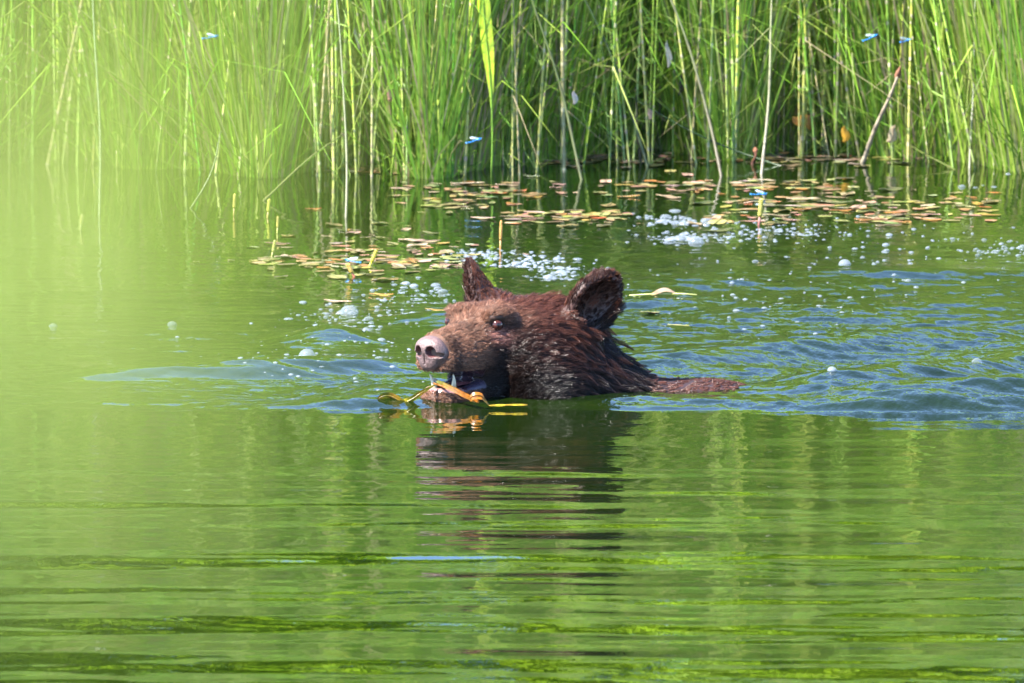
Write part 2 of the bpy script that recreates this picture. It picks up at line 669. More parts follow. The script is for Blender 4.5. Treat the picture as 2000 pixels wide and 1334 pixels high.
def sdf(P):
    p = to_local(P).astype(np.float32)
    pw = P.astype(np.float32)
    ps = p.copy()
    ps[..., 1] = np.abs(ps[..., 1])
    d = ell(p, (0.02, 0, 0.086), (0.125, 0.106, 0.078))
    d = smin(d, ell(p, (0.105, 0, 0.108), (0.076, 0.071, 0.052)), 0.03)
    d = smin(d, ell(ps, (0.05, 0.062, 0.075), (0.085, 0.050, 0.062)), 0.03)          # cheeks
    d = smin(d, cone(p, (0.12, 0, 0.096), (0.252, 0, 0.092), 0.054, 0.0375), 0.03)       # muzzle
    d = smin(d, ell(ps, (0.205, 0.026, 0.076), (0.070, 0.024, 0.031)), 0.014)            # lip pads
    d = smin(d, ell(ps, (0.256, 0.014, 0.068), (0.026, 0.020, 0.020)), 0.012)
    d = smin(d, ell(ps, (0.145, 0.042, 0.150), (0.028, 0.022, 0.012)), 0.02)            # brows
    d = smax(d, -ell(ps, (0.178, 0.062, 0.1365), (0.020, 0.013, 0.0098)), 0.005)           # eye sockets
    # neck and trunk (world frame)
    d = smin(d, cone(pw, (0.06, 0.21, 0.050), (0.185, 0.25, -0.115), 0.096, 0.120), 0.05)
    d = smin(d, cone(pw, (0.06, 0.115, -0.025), (0.18, 0.20, -0.11), 0.105, 0.12), 0.05)
    d = smin(d, ell(pw, (0.325, 0.22, -0.092), (0.195, 0.17, 0.110)), 0.06)
    d = smin(d, cone(pw, (0.36, 0.23, -0.16), (0.95, 0.30, -0.30), 0.15, 0.17), 0.05)
    # lower jaw and the mouth gap
    j = cone(ps * np.array([1, 0.85, 1], dtype=np.float32), (0.05, 0, 0.022), (0.240, 0, 0.010), 0.052, 0.036)
    gap = np.maximum(np.maximum(p[..., 0] * -1 + 0.176, (np.abs(p[..., 2] - (0.0455 + (p[..., 0] - 0.25) * 0.05)) - 0.015 * np.clip((p[..., 0] - 0.176) / 0.05, 0, 1) ** 0.7)), np.abs(p[..., 1]) - 0.07)
    # wedge of skull running up into the far ear
    d = smin(d, cone(p, (0.00, -0.060, 0.135), (0.015, -0.100, 0.178), 0.030, 0.016), 0.02)
    d = smin(d, j, 0.018)
    d = smax(d, -gap, 0.006)
    # mouth cavity dug into the lower jaw
    d = smax(d, -ell(p, (0.215, 0, 0.032), (0.048, 0.021, 0.016)), 0.005)
    # ears
    for s in (1, -1):
        F = earframe(s)
        c = EAR_C[s]
        rr = (0.046, 0.024, 0.067) if s == 1 else (0.036, 0.021, 0.064)
        e = ell(p, c, rr, F)
        cav = ell(p, c + F[1] * 0.019 + F[2] * 0.004, (rr[0] * 0.76, 0.024, rr[2] * 0.80), F)
        e = smax(e, -cav, 0.006)
        d = smin(d, e, 0.024)
    return d


def surface_nets(fn, lo, hi, h):
    n = [int((hi[i] - lo[i]) / h) + 1 for i in range(3)]
    ax = [lo[i] + h * np.arange(n[i]) for i in range(3)]
    D = np.empty(n, dtype=np.float32)
    for i in range(0, n[0], 24):
        G = np.stack(np.meshgrid(ax[0][i:i + 24], ax[1], ax[2], indexing='ij'), -1).astype(np.float32)
        D[i:i + 24] = fn(G)
    ins = D < 0
    cs = np.zeros([k - 1 for k in n], dtype=np.int8)
    for a in (0, 1):
        for b in (0, 1):
            for c in (0, 1):
                cs += ins[a:n[0] - 1 + a, b:n[1] - 1 + b, c:n[2] - 1 + c]
    act = np.argwhere((cs > 0) & (cs < 8))
    vid = np.full(cs.shape, -1, dtype=np.int64)
    vid[tuple(act.T)] = np.arange(len(act))
    acc = np.zeros((len(act), 3))
    cnt = np.zeros(len(act))
    cor = [(a, b, c) for a in (0, 1) for b in (0, 1) for c in (0, 1)]
    for i, p in enumerate(cor):
        for q in cor[i + 1:]:
            if sum(abs(p[k] - q[k]) for k in range(3)) != 1:
                continue
            da = D[act[:, 0] + p[0], act[:, 1] + p[1], act[:, 2] + p[2]]
            db = D[act[:, 0] + q[0], act[:, 1] + q[1], act[:, 2] + q[2]]
            m = (da < 0) != (db < 0)
            t = np.where(m, da / np.where(m, da - db, 1), 0)
            pt = np.array(p) + t[:, None] * (np.array(q) - np.array(p))
            acc += pt * m[:, None]
            cnt += m
    V = np.array(lo) + h * (act + acc / cnt[:, None])
    faces = []
    for k in range(3):
        a, b = (k + 1) % 3, (k + 2) % 3
        s0 = [slice(None)] * 3
        s1 = [slice(None)] * 3
        s0[k] = slice(0, -1)
        s1[k] = slice(1, None)
        e = np.argwhere(ins[tuple(s0)] != ins[tuple(s1)])
        ok = (e[:, a] > 0) & (e[:, b] > 0) & (e[:, a] < n[a] - 1) & (e[:, b] < n[b] - 1)
        e = e[ok]
        flip = ins[tuple(e.T)]
        q = []
        for oa, ob in ((-1, -1), (0, -1), (0, 0), (-1, 0)):
            c = e.copy()
            c[:, a] += oa
            c[:, b] += ob
            q.append(vid[tuple(c.T)])
        q = np.stack(q, 1)
        q[~flip] = q[~flip][:, ::-1]
        faces.append(q)
    return V, np.concatenate(faces)


def coat_colour(L, rnd):
    """colour of the coat at head-frame positions, throat and neck shade painted in"""
    f, s, u = L[:, 0], np.abs(L[:, 1]), L[:, 2]
    base = np.array([0.026, 0.0092, 0.0056])
    tan = np.array([0.195, 0.094, 0.056])
    dark = np.array([0.0065, 0.004, 0.0034])
    red = np.array([0.090, 0.031, 0.018])
    C = np.tile(base, (len(L), 1))

    def mixin(col, wgt):
        wgt = np.clip(wgt, 0, 1)[:, None]
        C[:] = C * (1 - wgt) + np.array(col) * wgt

    mixin(red, smooth(0.10, 0.16, u) * 0.7)
    mixin(tan, smooth(0.06, 0.13, f) * smooth(0.10, 0.15, u) * (1 - smooth(0.055, 0.09, s)) * 0.6)        # brow
    mixin(tan * 0.85, smooth(0.155, 0.20, f) * 0.8)                                              # muzzle
    bl = np.exp(-((f - 0.150) / 0.022) ** 2 - ((u - 0.085) / 0.04) ** 2) * smooth(0.02, 0.045, s)
    mixin(dark, bl * 0.8)
    ring = np.exp(-(((f - 0.155) / 0.030) ** 2 + ((u - 0.134) / 0.022) ** 2)) * smooth(0.03, 0.045, s)
    mixin(dark, ring * 0.75)
    pink = np.exp(-(((f - 0.163) / 0.016) ** 2 + ((u - 0.116) / 0.013) ** 2)) * smooth(0.03, 0.04, s)
    mixin((0.26, 0.11, 0.085), pink * 1.0)
    stop = np.exp(-((f - 0.205) / 0.016) ** 2) * smooth(0.118, 0.128, u)
    mixin(dark * 2.5, stop * 0.45)
    behind_nose = np.exp(-((f - 0.258) / 0.012) ** 2) * smooth(0.015, 0.03, s)
    mixin(dark * 1.6, behind_nose * 0.7)
    mixin(dark * 0.55, (1 - smooth(0.03, 0.095, u)) * (1 - smooth(0.19, 0.22, f)) * 0.92)          # throat and neck: mostly shade, painted into the coat
    mixin(dark * 0.9, (1 - smooth(-0.08, 0.02, f)) * (1 - smooth(0.09, 0.16, u)) * 0.75)  # rear of the neck, shade painted in as darker coat
    C *= (0.25 + 1.5 * rnd)[:, None]
    return C


BV, BF = surface_nets(sdf, (-0.24, -0.13, -0.13), (0.62, 0.46, 0.292), 0.0036)
Lv = to_local(BV)
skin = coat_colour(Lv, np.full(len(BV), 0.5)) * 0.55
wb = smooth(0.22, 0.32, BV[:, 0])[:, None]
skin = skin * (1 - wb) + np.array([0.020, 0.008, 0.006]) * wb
# bare mouth lining
f_, s_, u_ = Lv[:, 0], Lv[:, 1], Lv[:, 2]
gum = (f_ > 0.180) & (u_ > 0.014) & (u_ < 0.066) & (np.abs(u_ - 0.043) < 0.0175 + 0.03 * np.clip(f_ - 0.16, 0, 0.1))
cav = ((f_ - 0.215) / 0.052) ** 2 + (s_ / 0.025) ** 2 + ((u_ - 0.032) / 0.019) ** 2 < 1.15
inside = gum | cav
skin[inside] = (0.05, 0.02, 0.022)
lip = inside & (u_ < 0.036) & (f_ > 0.235)
skin[lip] = (0.20, 0.10, 0.09)
back_lip = inside & (f_ < 0.225) & (u_ < 0.05)
skin[back_lip] = (0.042, 0.030, 0.048)
# bare dark skin round the eyes, pink below the near one
fm = np.where(inside[BF].all(1), 1, 0)
bear = link('bear', mesh('bear', BV, BF, [M_SKIN, M_MOUTH], skin, mat_idx=fm))
tag(bear, 'wet brown bear swimming with head above water and weed in its open mouth', 'bear')

# ---- nose pad
NC = np.array([0.279, 0.0, 0.096])


def nose_sdf(P):
    p = to_local(P).astype(np.float32)
    ps = p.copy()
    ps[..., 1] = np.abs(ps[..., 1])
    d = ell(p, NC, (0.021, 0.0285, 0.025))
    d = smin(d, ell(p, NC + np.array([0.004, 0, 0.008]), (0.019, 0.028, 0.018)), 0.008)
    d = smin(d, ell(ps, NC + np.array([-0.004, 0.020, -0.004]), (0.018, 0.0135, 0.016)), 0.006)
    d = smin(d, ell(p, NC + np.array([0.004, 0, -0.020]), (0.0145, 0.020, 0.015)), 0.008)
    d = smax(d, -ell(ps, NC + np.array([0.021, 0.0135, 0.0005]), (0.017, 0.0088, 0.0098)), 0.003)
    d = smax(d, -ell(ps, NC + np.array([0.012, 0.0240, -0.0050]), (0.014, 0.010, 0.0036)), 0.003)
    d = smax(d, -ell(p, NC + np.array([0.024, 0, -0.018]), (0.008, 0.0016, 0.016)), 0.002)
    return d


nw = to_world(NC[None])[0]
NV, NF = surface_nets(nose_sdf, nw - 0.045, nw + 0.045, 0.0012)
Ln = to_local(NV) - NC
ncol = np.tile(np.array([0.105, 0.064, 0.058]), (len(NV), 1))
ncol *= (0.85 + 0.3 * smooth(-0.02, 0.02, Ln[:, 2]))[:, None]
hole = ((Ln[:, 0] - 0.017) / 0.0165) ** 2 + ((np.abs(Ln[:, 1]) - 0.0135) / 0.0094) ** 2 + ((Ln[:, 2] - 0.0005) / 0.0104) ** 2 < 1.0
ncol[hole] = (0.07, 0.025, 0.025)
edge = smooth(-0.004, -0.014, Ln[:, 0])
ncol = ncol * (1 - edge[:, None]) + np.array([0.09, 0.045, 0.04]) * edge[:, None]
nose = link('nose', mesh('nose', NV, NF, [M_NOSE], ncol), bear)
tag(nose, 'pinkish grey nose pad with two dark nostrils')

# ---- eyes
for s in (1, -1):
    mb = MB()
    c = Vector(to_world(np.array([[0.1580, 0.0522 * s, 0.1362]]))[0])
    fwd = Vector(dir_world(np.array([[0.62, 0.75 * s, 0.10]]))[0]).normalized()
    q = fwd.to_track_quat('Z', 'Y').to_matrix()
    rr = 0.0108
    mb.ellipsoid(c, (rr, rr, rr), 24, 16, (0.10, 0.04, 0.03), q)
    vs = np.array(mb.v)
    dd = (vs - np.array(c)) @ np.array(fwd) / rr
    cl = np.tile(np.array([0.020, 0.010, 0.009]), (len(vs), 1))
    cl[dd > 0.60] = (0.045, 0.013, 0.009)
    cl[dd > 0.93] = (0.006, 0.004, 0.004)
    mb.c = [tuple(x) for x in cl]
    link('eye', mb.data('eye', [M_EYE]), bear)

# ---- canine teeth of the lower jaw
for (f, s, tip) in ((0.254, -0.012, (0.262, -0.018, 0.054)), (0.244, 0.020, (0.250, 0.026, 0.055))):
    a = Vector(to_world(np.array([[f, s, 0.022]]))[0])
    b = Vector(to_world(np.array([tip]))[0])
    mb = MB()
    pts, rad = [], []
    for i in range(7):
        t = i / 6
        pts.append(a.lerp(b, t) + Vector((0.002 * math.sin(t * 3), 0, 0)))
        rad.append(0.0052 * (1 - t ** 1.6) + 0.0006)
    mb.tube(pts, rad, 10, [(0.36, 0.28, 0.17) if i < 3 else (0.46, 0.40, 0.29) for i in range(7)])
    link('canine_tooth', mb.data('canine_tooth', [M_TOOTH]), bear)

# ---- tongue
mb = MB()
tp = [Vector(to_world(np.array([[f, 0.0, u]]))[0]) for f, u in ((0.13, 0.030), (0.16, 0.031), (0.19, 0.033), (0.215, 0.032), (0.235, 0.027))]
side = Vector(dir_world(np.array([[0, 1, 0]]))[0])
vs, fs = [], []
for i, p in enumerate(tp):
    wd = (0.020, 0.020, 0.019, 0.017, 0.009)[i]
    for k in range(7):
        t = (k - 3) / 3
        vs.append(p + side * wd * t + Vector((0, 0, 0.005 * (1 - t * t) - 0.003 * math.exp(-(t * 4) ** 2))))
for i in range(4):
    for k in range(6):
        fs.append((i * 7 + k, i * 7 + k + 1, (i + 1) * 7 + k + 1, (i + 1) * 7 + k))
mb.add(vs, fs, (0.16, 0.06, 0.065))
link('tongue', mb.data('tongue', [M_MOUTH]), bear)


# ---- fur
def make_fur():
    r = np.random.default_rng(21)
    tri = np.concatenate([BF[:, [0, 1, 2]], BF[:, [0, 2, 3]]])
    A, B, C = BV[tri[:, 0]], BV[tri[:, 1]], BV[tri[:, 2]]
    cr = np.cross(B - A, C - A)
    area = np.linalg.norm(cr, axis=1) / 2
    vn = np.zeros_like(BV)
    for k in range(3):
        np.add.at(vn, tri[:, k], cr)
    vn /= np.linalg.norm(vn, axis=1)[:, None] + 1e-12
    ctr = (A + B + C) / 3
    area = area * (ctr[:, 2] > -0.02) * (ctr[:, 0] < 0.60)
    Lc = to_local(ctr)
    area = area * np.where(Lc[:, 0] > 0.08, 2.6, 1.0)

    def sample(n):
        t = r.choice(len(tri), n, p=area / area.sum())
        a, b = r.random(n), r.random(n)
        fl = a + b > 1
        a[fl], b[fl] = 1 - a[fl], 1 - b[fl]
        c0 = 1 - a - b
        P = A[t] * c0[:, None] + B[t] * a[:, None] + C[t] * b[:, None]
        N = vn[tri[t, 0]] * c0[:, None] + vn[tri[t, 1]] * a[:, None] + vn[tri[t, 2]] * b[:, None]
        N /= np.linalg.norm(N, axis=1)[:, None]
        I = inside[tri[t, 0]] & inside[tri[t, 1]] & inside[tri[t, 2]]
        L = to_local(P)
        nose_d = ell(L, NC, (0.025, 0.032, 0.030))
        eye_d = ell(np.stack([L[:, 0], np.abs(L[:, 1]), L[:, 2]], 1), (0.168, 0.058, 0.1385), (0.020, 0.022, 0.0140))
        ok = (~I) & (nose_d > 0) & (eye_d > 0)
        return P[ok], N[ok], L[ok]

    def curves(P, N, L, seedr):
        n = len(P)
        f, s, u = L[:, 0], L[:, 1], L[:, 2]
        sg = np.sign(s)
        v = np.stack([-np.ones(n), 0.30 * sg, 0.10 * np.ones(n)], 1)
        ch = smooth(0.14, 0.02, f) * smooth(0.03, 0.07, np.abs(s)) * smooth(0.16, 0.10, u)
        v += np.stack([0.15 * np.ones(n), 0.15 * sg, -0.9 * np.ones(n)], 1) * ch[:, None]
        mz = smooth(0.17, 0.22, f)
        v += np.stack([0 * f, 0.35 * sg, -0.25 * np.ones(n)], 1) * (mz * smooth(0.01, 0.03, np.abs(s)))[:, None]
        nk = smooth(0.02, -0.06, f)
        v += np.stack([0.2 * np.ones(n), 0.2 * sg, -0.85 * np.ones(n)], 1) * nk[:, None]
        length = 0.0075 + 0.0135 * smooth(0.22, 0.10, f)
        length += 0.024 * ch + 0.030 * nk
        length = np.where((u < 0.03) & (f > 0.16), 0.008, length)
        lift = 0.30 + 0.20 * smooth(0.10, 0.18, f) + 0.15 * np.clip(ch + nk, 0, 1)
        ear = np.zeros(n, dtype=bool)
        for sd in (1, -1):
            F = earframe(sd)
            c = EAR_C[sd]
            q = (L - c) @ F.T
            e = (np.abs(q[:, 0]) < 0.058) & (np.abs(q[:, 1]) < 0.036) & (q[:, 2] > -0.040) & (q[:, 2] < 0.075)
            e &= (np.sign(s) == sd)
            rim = (q[:, 0] / 0.050) ** 2 + (q[:, 2] / 0.066) ** 2
            ev = F[2][None] * (0.8 + 0 * rim[:, None]) + F[0][None] * (q[:, 0] / 0.05)[:, None] * 0.7
            v = np.where(e[:, None], ev, v)
            length = np.where(e, 0.010 + 0.006 * smooth(0.6, 1.0, rim), length)
            ear |= e
            # long guard hairs across the front of the opening
            tu = e & (q[:, 0] * (1 if sd == 1 else -1) > 0.012) & (rim > 0.3) & (q[:, 2] < 0.02)
            length = np.where(tu, 0.026, length)
            lift = np.where(e, 0.35, lift)
        back = (P[:, 0] > 0.27)
        bw = smooth(0.15, 0.26, P[:, 0]) * (~ear)
        length = length * (1 - bw) + 0.010 * bw
        lift = lift * (1 - bw) + 0.30 * bw
        D = dir_world(v)
        D = np.where(back[:, None], np.array([[0.9, 0.1, -0.1]]), D)
        D -= N * (D * N).sum(1)[:, None]
        D /= np.linalg.norm(D, axis=1)[:, None] + 1e-9
        D += seedr.normal(0, 0.16, (n, 3))
        D = D + N * (lift * seedr.uniform(0.5, 1.5, n))[:, None]
        D /= np.linalg.norm(D, axis=1)[:, None]
        length = length * seedr.uniform(0.65, 1.25, n)
        K = 6
        pts = np.zeros((n, K, 3))
        pos = P - N * 0.001
        g = (0.10 + 0.35 * np.clip(ch + nk, 0, 1)) * (~ear) * (1 - bw)
        d = D.copy()
        for k in range(K):
            pts[:, k] = pos
            pos = pos + d * (length / (K - 1))[:, None]
            d = d + np.array([0, 0, -1.0]) * (g / K * 1.6)[:, None] - N * (0.08 / K)
            d /= np.linalg.norm(d, axis=1)[:, None]
        return pts, length, np.clip(ch + nk, 0, 1), ear

    P, N, L = sample(190000)
    G, GN, GL = sample(26000)
    # face and ears: many fine tufts; cheek and neck: few broad wet locks
    keep = r.random(len(G)) < np.where((GL[:, 0] > 0.07) | (GL[:, 2] > 0.165), 0.55, 0.20)
    G, GN, GL = G[keep], GN[keep], GL[keep]
    pts, length, wet, ear = curves(P, N, L, r)
    gpts, glen, gw, _ = curves(G, GN, GL, r)
    # clumping of wet hair
    kd = KDTree(len(G))
    for i, g in enumerate(G):
        kd.insert(g, i)
    kd.balance()
    near = np.array([kd.find(p)[1] for p in P])
    tt = np.linspace(0, 1, 6)
    off = P - G[near]
    okc = (np.linalg.norm(off, axis=1) < 0.02)
    cl = np.where(ear, 0.65, 0.62 + 0.36 * wet) * okc
    wgt = cl[:, None] * (tt[None] ** 1.1)
    pts += r.normal(0, 1, pts.shape) * (0.0011 * tt[None, :, None])
    target = gpts[near] + 0.12 * off[:, None, :]
    pts = pts * (1 - wgt[..., None]) + target * wgt[..., None]
    n = len(P)
    cu = bpy.data.hair_curves.new('fur')
    cu.add_curves([6] * n)
    cu.attributes['position'].data.foreach_set('vector', pts.astype(np.float32).ravel())
    rad = (0.00042 * (1 - 0.75 * tt))[None] * np.where(L[:, 0] > 0.12, 0.85, 1.05)[:, None]
    ra = cu.attributes.get('radius') or cu.attributes.new('radius', 'FLOAT', 'POINT')
    ra.data.foreach_set('value', rad.astype(np.float32).ravel())
    col = np.ones((n, 4), dtype=np.float32)
    rn = r.random(n) * 0.4 + (r.random(len(G)) * 0.6)[near]
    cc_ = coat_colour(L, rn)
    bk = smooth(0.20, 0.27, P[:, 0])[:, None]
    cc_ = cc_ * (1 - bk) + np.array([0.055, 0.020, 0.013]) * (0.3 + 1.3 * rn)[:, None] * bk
    grizzle = r.random(n) < 0.12
    cc_[grizzle] = cc_[grizzle] * 1.9 + 0.012
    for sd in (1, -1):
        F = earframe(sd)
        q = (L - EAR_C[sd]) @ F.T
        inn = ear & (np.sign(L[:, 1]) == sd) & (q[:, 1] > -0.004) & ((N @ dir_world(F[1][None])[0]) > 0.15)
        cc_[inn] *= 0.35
    col[:, :3] = cc_
    at = cu.attributes.new('furcol', 'FLOAT_COLOR', 'CURVE')
    at.data.foreach_set('color', col.ravel())
    cu.materials.append(M_FUR)
    o = link('fur', cu, bear)
    tag(o, 'wet clumped dark brown fur', kind='stuff')
    return o


fur = make_fur()

# ------------------------------------------------------------------ the reed bed
GREENS = [(0.15, 0.30, 0.022), (0.19, 0.33, 0.028), (0.24, 0.37, 0.04), (0.12, 0.25, 0.02), (0.30, 0.40, 0.06), (0.31, 0.36, 0.09), (0.17, 0.32, 0.035)]
BUFF = (0.33, 0.27, 0.15)
OLIVE = (0.20, 0.22, 0.09)
PURPLE = (0.17, 0.15, 0.11)


def lerp3(a, b, t):
    return tuple(a[i] * (1 - t) + b[i] * t for i in range(3))


def stem_path(h, lean, bend, az, n):
    pts = []
    for i in range(n + 1):
        t = i / n
        r = lean * h * t + bend * h * t * t
        pts.append(Vector((math.cos(az) * r, math.sin(az) * r * 0.6, h * t - 0.06)))
    return pts


def make_stem(seed, h, rad, dead=0.0):
    """a jointed horsetail stem: stem, node sheaths and whorls of thin branches as three meshes"""
    r = random.Random(seed)
    node = r.uniform(0.030, 0.050)
    nn = int(h / node)
    path = stem_path(h, r.uniform(-0.05, 0.05), r.uniform(-0.05, 0.05), r.uniform(0, 6.28), nn)
    g = r.choice(GREENS)
    low = lerp3(r.choice([OLIVE, BUFF, g, PURPLE, OLIVE]), g, 0.35)
    if dead:
        g = lerp3(g, BUFF, dead)
        low = lerp3(low, BUFF, dead)
    st, sh, wh = MB(), MB(), MB()
    pts, rads, cols = [], [], []
    for i in range(nn):
        a, b = path[i], path[i + 1]
        t = i / nn
        rr = rad * (1 - 0.72 * t ** 1.5)
        c = lerp3(low, g, min(1, t * 4.0))
        c2 = lerp3(c, (0.30, 0.36, 0.14), 0.25)
        for q, cm in ((0.0, c2), (0.12, c), (0.93, lerp3(c, (0.02, 0.03, 0.01), 0.18))) if t < 0.45 else ((0.0, c),):
            pts.append(a.lerp(b, q))
            rads.append(rr * (1.06 if q in (0.0, 0.93) else 0.97))
            cols.append(cm)
    st.tube(pts, rads, 5, cols, cap=False)
    for i in range(1, nn):
        t = i / nn
        rr = rad * (1 - 0.72 * t ** 1.5)
        d = (path[min(i + 1, nn)] - path[i]).normalized()
        p = path[i]
        dk = lerp3(g, (0.03, 0.03, 0.015), 0.55) if r.random() < 0.6 else (0.34, 0.30, 0.18)
        if t < 0.5:
            sh.tube([p - d * rr * 1.3, p + d * rr * 0.5], [rr * 1.06, rr * 1.16], 5, [dk, lerp3(dk, (0.3, 0.28, 0.2), 0.4)], cap=False)
        if r.random() < (0.35 if t < 0.35 else 0.8) and not dead:
            for k in range(r.randint(2, 4)):
                an = r.uniform(0, 6.28)
                ln = r.uniform(0.05, 0.17) * (1 - 0.5 * t)
                o = Vector((math.cos(an), math.sin(an), 0))
                up = r.uniform(0.25, 1.3)
                ps = [p + o * rr, p + o * ln * 0.4 + Vector((0, 0, ln * 0.4 * up * 0.6)), p + o * ln * 0.75 + Vector((0, 0, ln * up))]
                wh.ribbon2(ps, (0.0024, 0.0020, 0.0006), o.cross(Vector((0, 0, 1))) * 0.6 + Vector((0, 0, 0.8)), lerp3(g, (0.16, 0.32, 0.04), 0.4))
    return st, sh, wh


VARIANTS = []
for i in range(18):
    hh = random.uniform(0.95, 1.5)
    st, sh, wh = make_stem(100 + i, hh, random.uniform(0.0024, 0.0054), dead=(0.75 if i in (5, 13) else 0.0))
    VARIANTS.append((st.data('stem', [M_STEM]), sh.data('sheath', [M_STEM]), wh.data('whorl', [M_NEEDLE]) if wh.v else None, i in (5, 13)))

BED_X = 3.6


def front_y(px):
    """how far down the picture the reed bed reaches at this column"""
    xs = [-200, 0, 150, 420, 560, 700, 860, 1000, 1150, 1300, 1450, 1600, 1760, 1900, 2200]
    ys = [330, 325, 330, 345, 352, 350, 352, 348, 330, 330, 318, 312, 318, 335, 335]
    return float(np.interp(px, xs, ys))


def place_stem(variant, x, y, label, group, sx=1.0, sz=1.0, rz=None, tilt=(0, 0)):
    stm, shm, whm, dead = VARIANTS[variant]
    o = link('horsetail', stm.copy(), loc=(x, y, 0), rot=(tilt[0], tilt[1], random.uniform(0, 6.28) if rz is None else rz), scale=(sx, sx, sz))
    a = link('node_sheaths', shm.copy(), o)
    tag(a, kind='stuff')
    if whm is not None:
        b = link('branch_whorls', whm.copy(), o)
        tag(b, kind='stuff')
    return tag(o, label, 'horsetail', group)


count = 0
tries = 0
cells = {}
while count < 300 and tries < 6000:
    tries += 1
    px = random.uniform(-90, 2090)
    depth = random.random() ** 1.6
    py = front_y(px) - 4 - depth * 62
    if 930 < px < 975 and depth < 0.5:
        continue
    p = on_water(px, py)
    key = (int(px / 9), int(py / 9))
    if key in cells:
        continue
    cells[key] = 1
    vr = random.choice([i for i in range(18)] + [0, 2, 4, 6])
    dead = VARIANTS[vr][3]
    for lim, where in ((330, 'in the haze at the far left'), (640, 'at the edge of the pale haze'), (900, 'between the haze and the broad bright blade'),
                       (1130, 'by the broad bright blade above the bear'), (1360, 'between the broad blade and the banded stem'), (1560, 'round the pale banded stem'),
                       (1720, 'just left of the bleached stalk'), (1860, 'just right of the bleached stalk'), (9999, 'at the far right end of the bed')):
        if px < lim:
            break
    if dead:
        lb, gp = 'dry buff horsetail stem ' + where, 'dry horsetail stems ' + where
    elif depth < 0.25:
        lb, gp = 'green outermost horsetail stem standing in open water ' + where, 'outermost horsetail stems ' + where
    else:
        lb, gp = 'green horsetail stem of the second rows ' + where, 'second row horsetail stems ' + where
    place_stem(vr, p.x, p.y, lb, gp, random.choice([0.45, 0.55, 0.65, 0.75, 0.95]) * random.uniform(0.9, 1.1), random.uniform(0.85, 1.15), tilt=(random.gauss(0, 0.06), random.gauss(0, 0.10)))
    count += 1

# the mass of stems behind, too many to count
def bed_mesh(n, seed):
    r = np.random.default_rng(seed)
    K, S = 11, 3
    x = r.uniform(-BED_X, BED_X, n)
    dpt = r.random(n) ** 2.4
    base = np.array([on_water(1000 + xx / SCL * 0.82, front_y(1000 + xx / SCL * 0.82) - 40).y for xx in x])
    y = base + 0.05 + dpt * 4.6
    h = r.uniform(0.95, 1.45, n) + 0.10 * (y - 5.0) * r.uniform(0.6, 1.1, n)
    rad = (0.0014 + 0.0036 * r.random(n) ** 1.6) * (1 + 0.5 * dpt)
    az = r.uniform(0, 6.28, n)
    lean = r.normal(0, 0.085, n)
    bend = r.normal(0, 0.06, n)
    big = r.random(n) < 0.07
    lean = np.where(big, r.normal(0, 0.28, n), lean)
    t = np.linspace(0, 1, K)
    off = (lean[:, None] * t + bend[:, None] * t ** 2) * h[:, None]
    cx = x[:, None] + np.cos(az)[:, None] * off
    cy = y[:, None] + np.sin(az)[:, None] * off * 0.5
    cz = t[None] * h[:, None] - 0.05
    rr = rad[:, None] * (1 - 0.8 * t[None] ** 1.6) + 0.0004
    an = 2 * np.pi * np.arange(S) / S + 0.4
    V = np.stack([cx[..., None] + rr[..., None] * np.cos(an), cy[..., None] + rr[..., None] * np.sin(an), np.repeat(cz[..., None], S, -1)], -1)
    pal = np.array(GREENS)
    g = pal[r.integers(0, len(pal), n)] * r.uniform(0.5, 1.2, n)[:, None]
    dry = r.random(n)
    g = np.where((dry < 0.07)[:, None], np.array(BUFF) * r.uniform(0.6, 1.2, n)[:, None], g)
    g = np.where(((dry > 0.07) & (dry < 0.15))[:, None], np.array(OLIVE), g)
    low = g * 0.7 + np.array(OLIVE) * 0.3
    wgt = np.clip(t * 5, 0, 1)[None, :, None]
    C = low[:, None] * (1 - wgt) + g[:, None] * wgt
    C = np.repeat(C[:, :, None], S, 2)
    i0 = np.arange(n)[:, None, None] * K * S
    kk = np.arange(K - 1)[None, :, None] * S
    ss = np.arange(S)[None, None]
    s2 = (ss + 1) % S
    q = np.stack([i0 + kk + ss, i0 + kk + s2, i0 + kk + S + s2, i0 + kk + S + ss], -1).reshape(-1, 4)
    return V.reshape(-1, 3), q, C.reshape(-1, 3), (x, y, h, g)


BVs, BFs, BCs, (sx_, sy_, sh_, sg_) = bed_mesh(17000, 5)
bed = link('horsetail_bed', mesh('horsetail_bed', BVs, BFs, [M_BED], BCs))
tag(bed, 'dense mass of green horsetail stems filling the far shore', 'reed bed', kind='stuff')


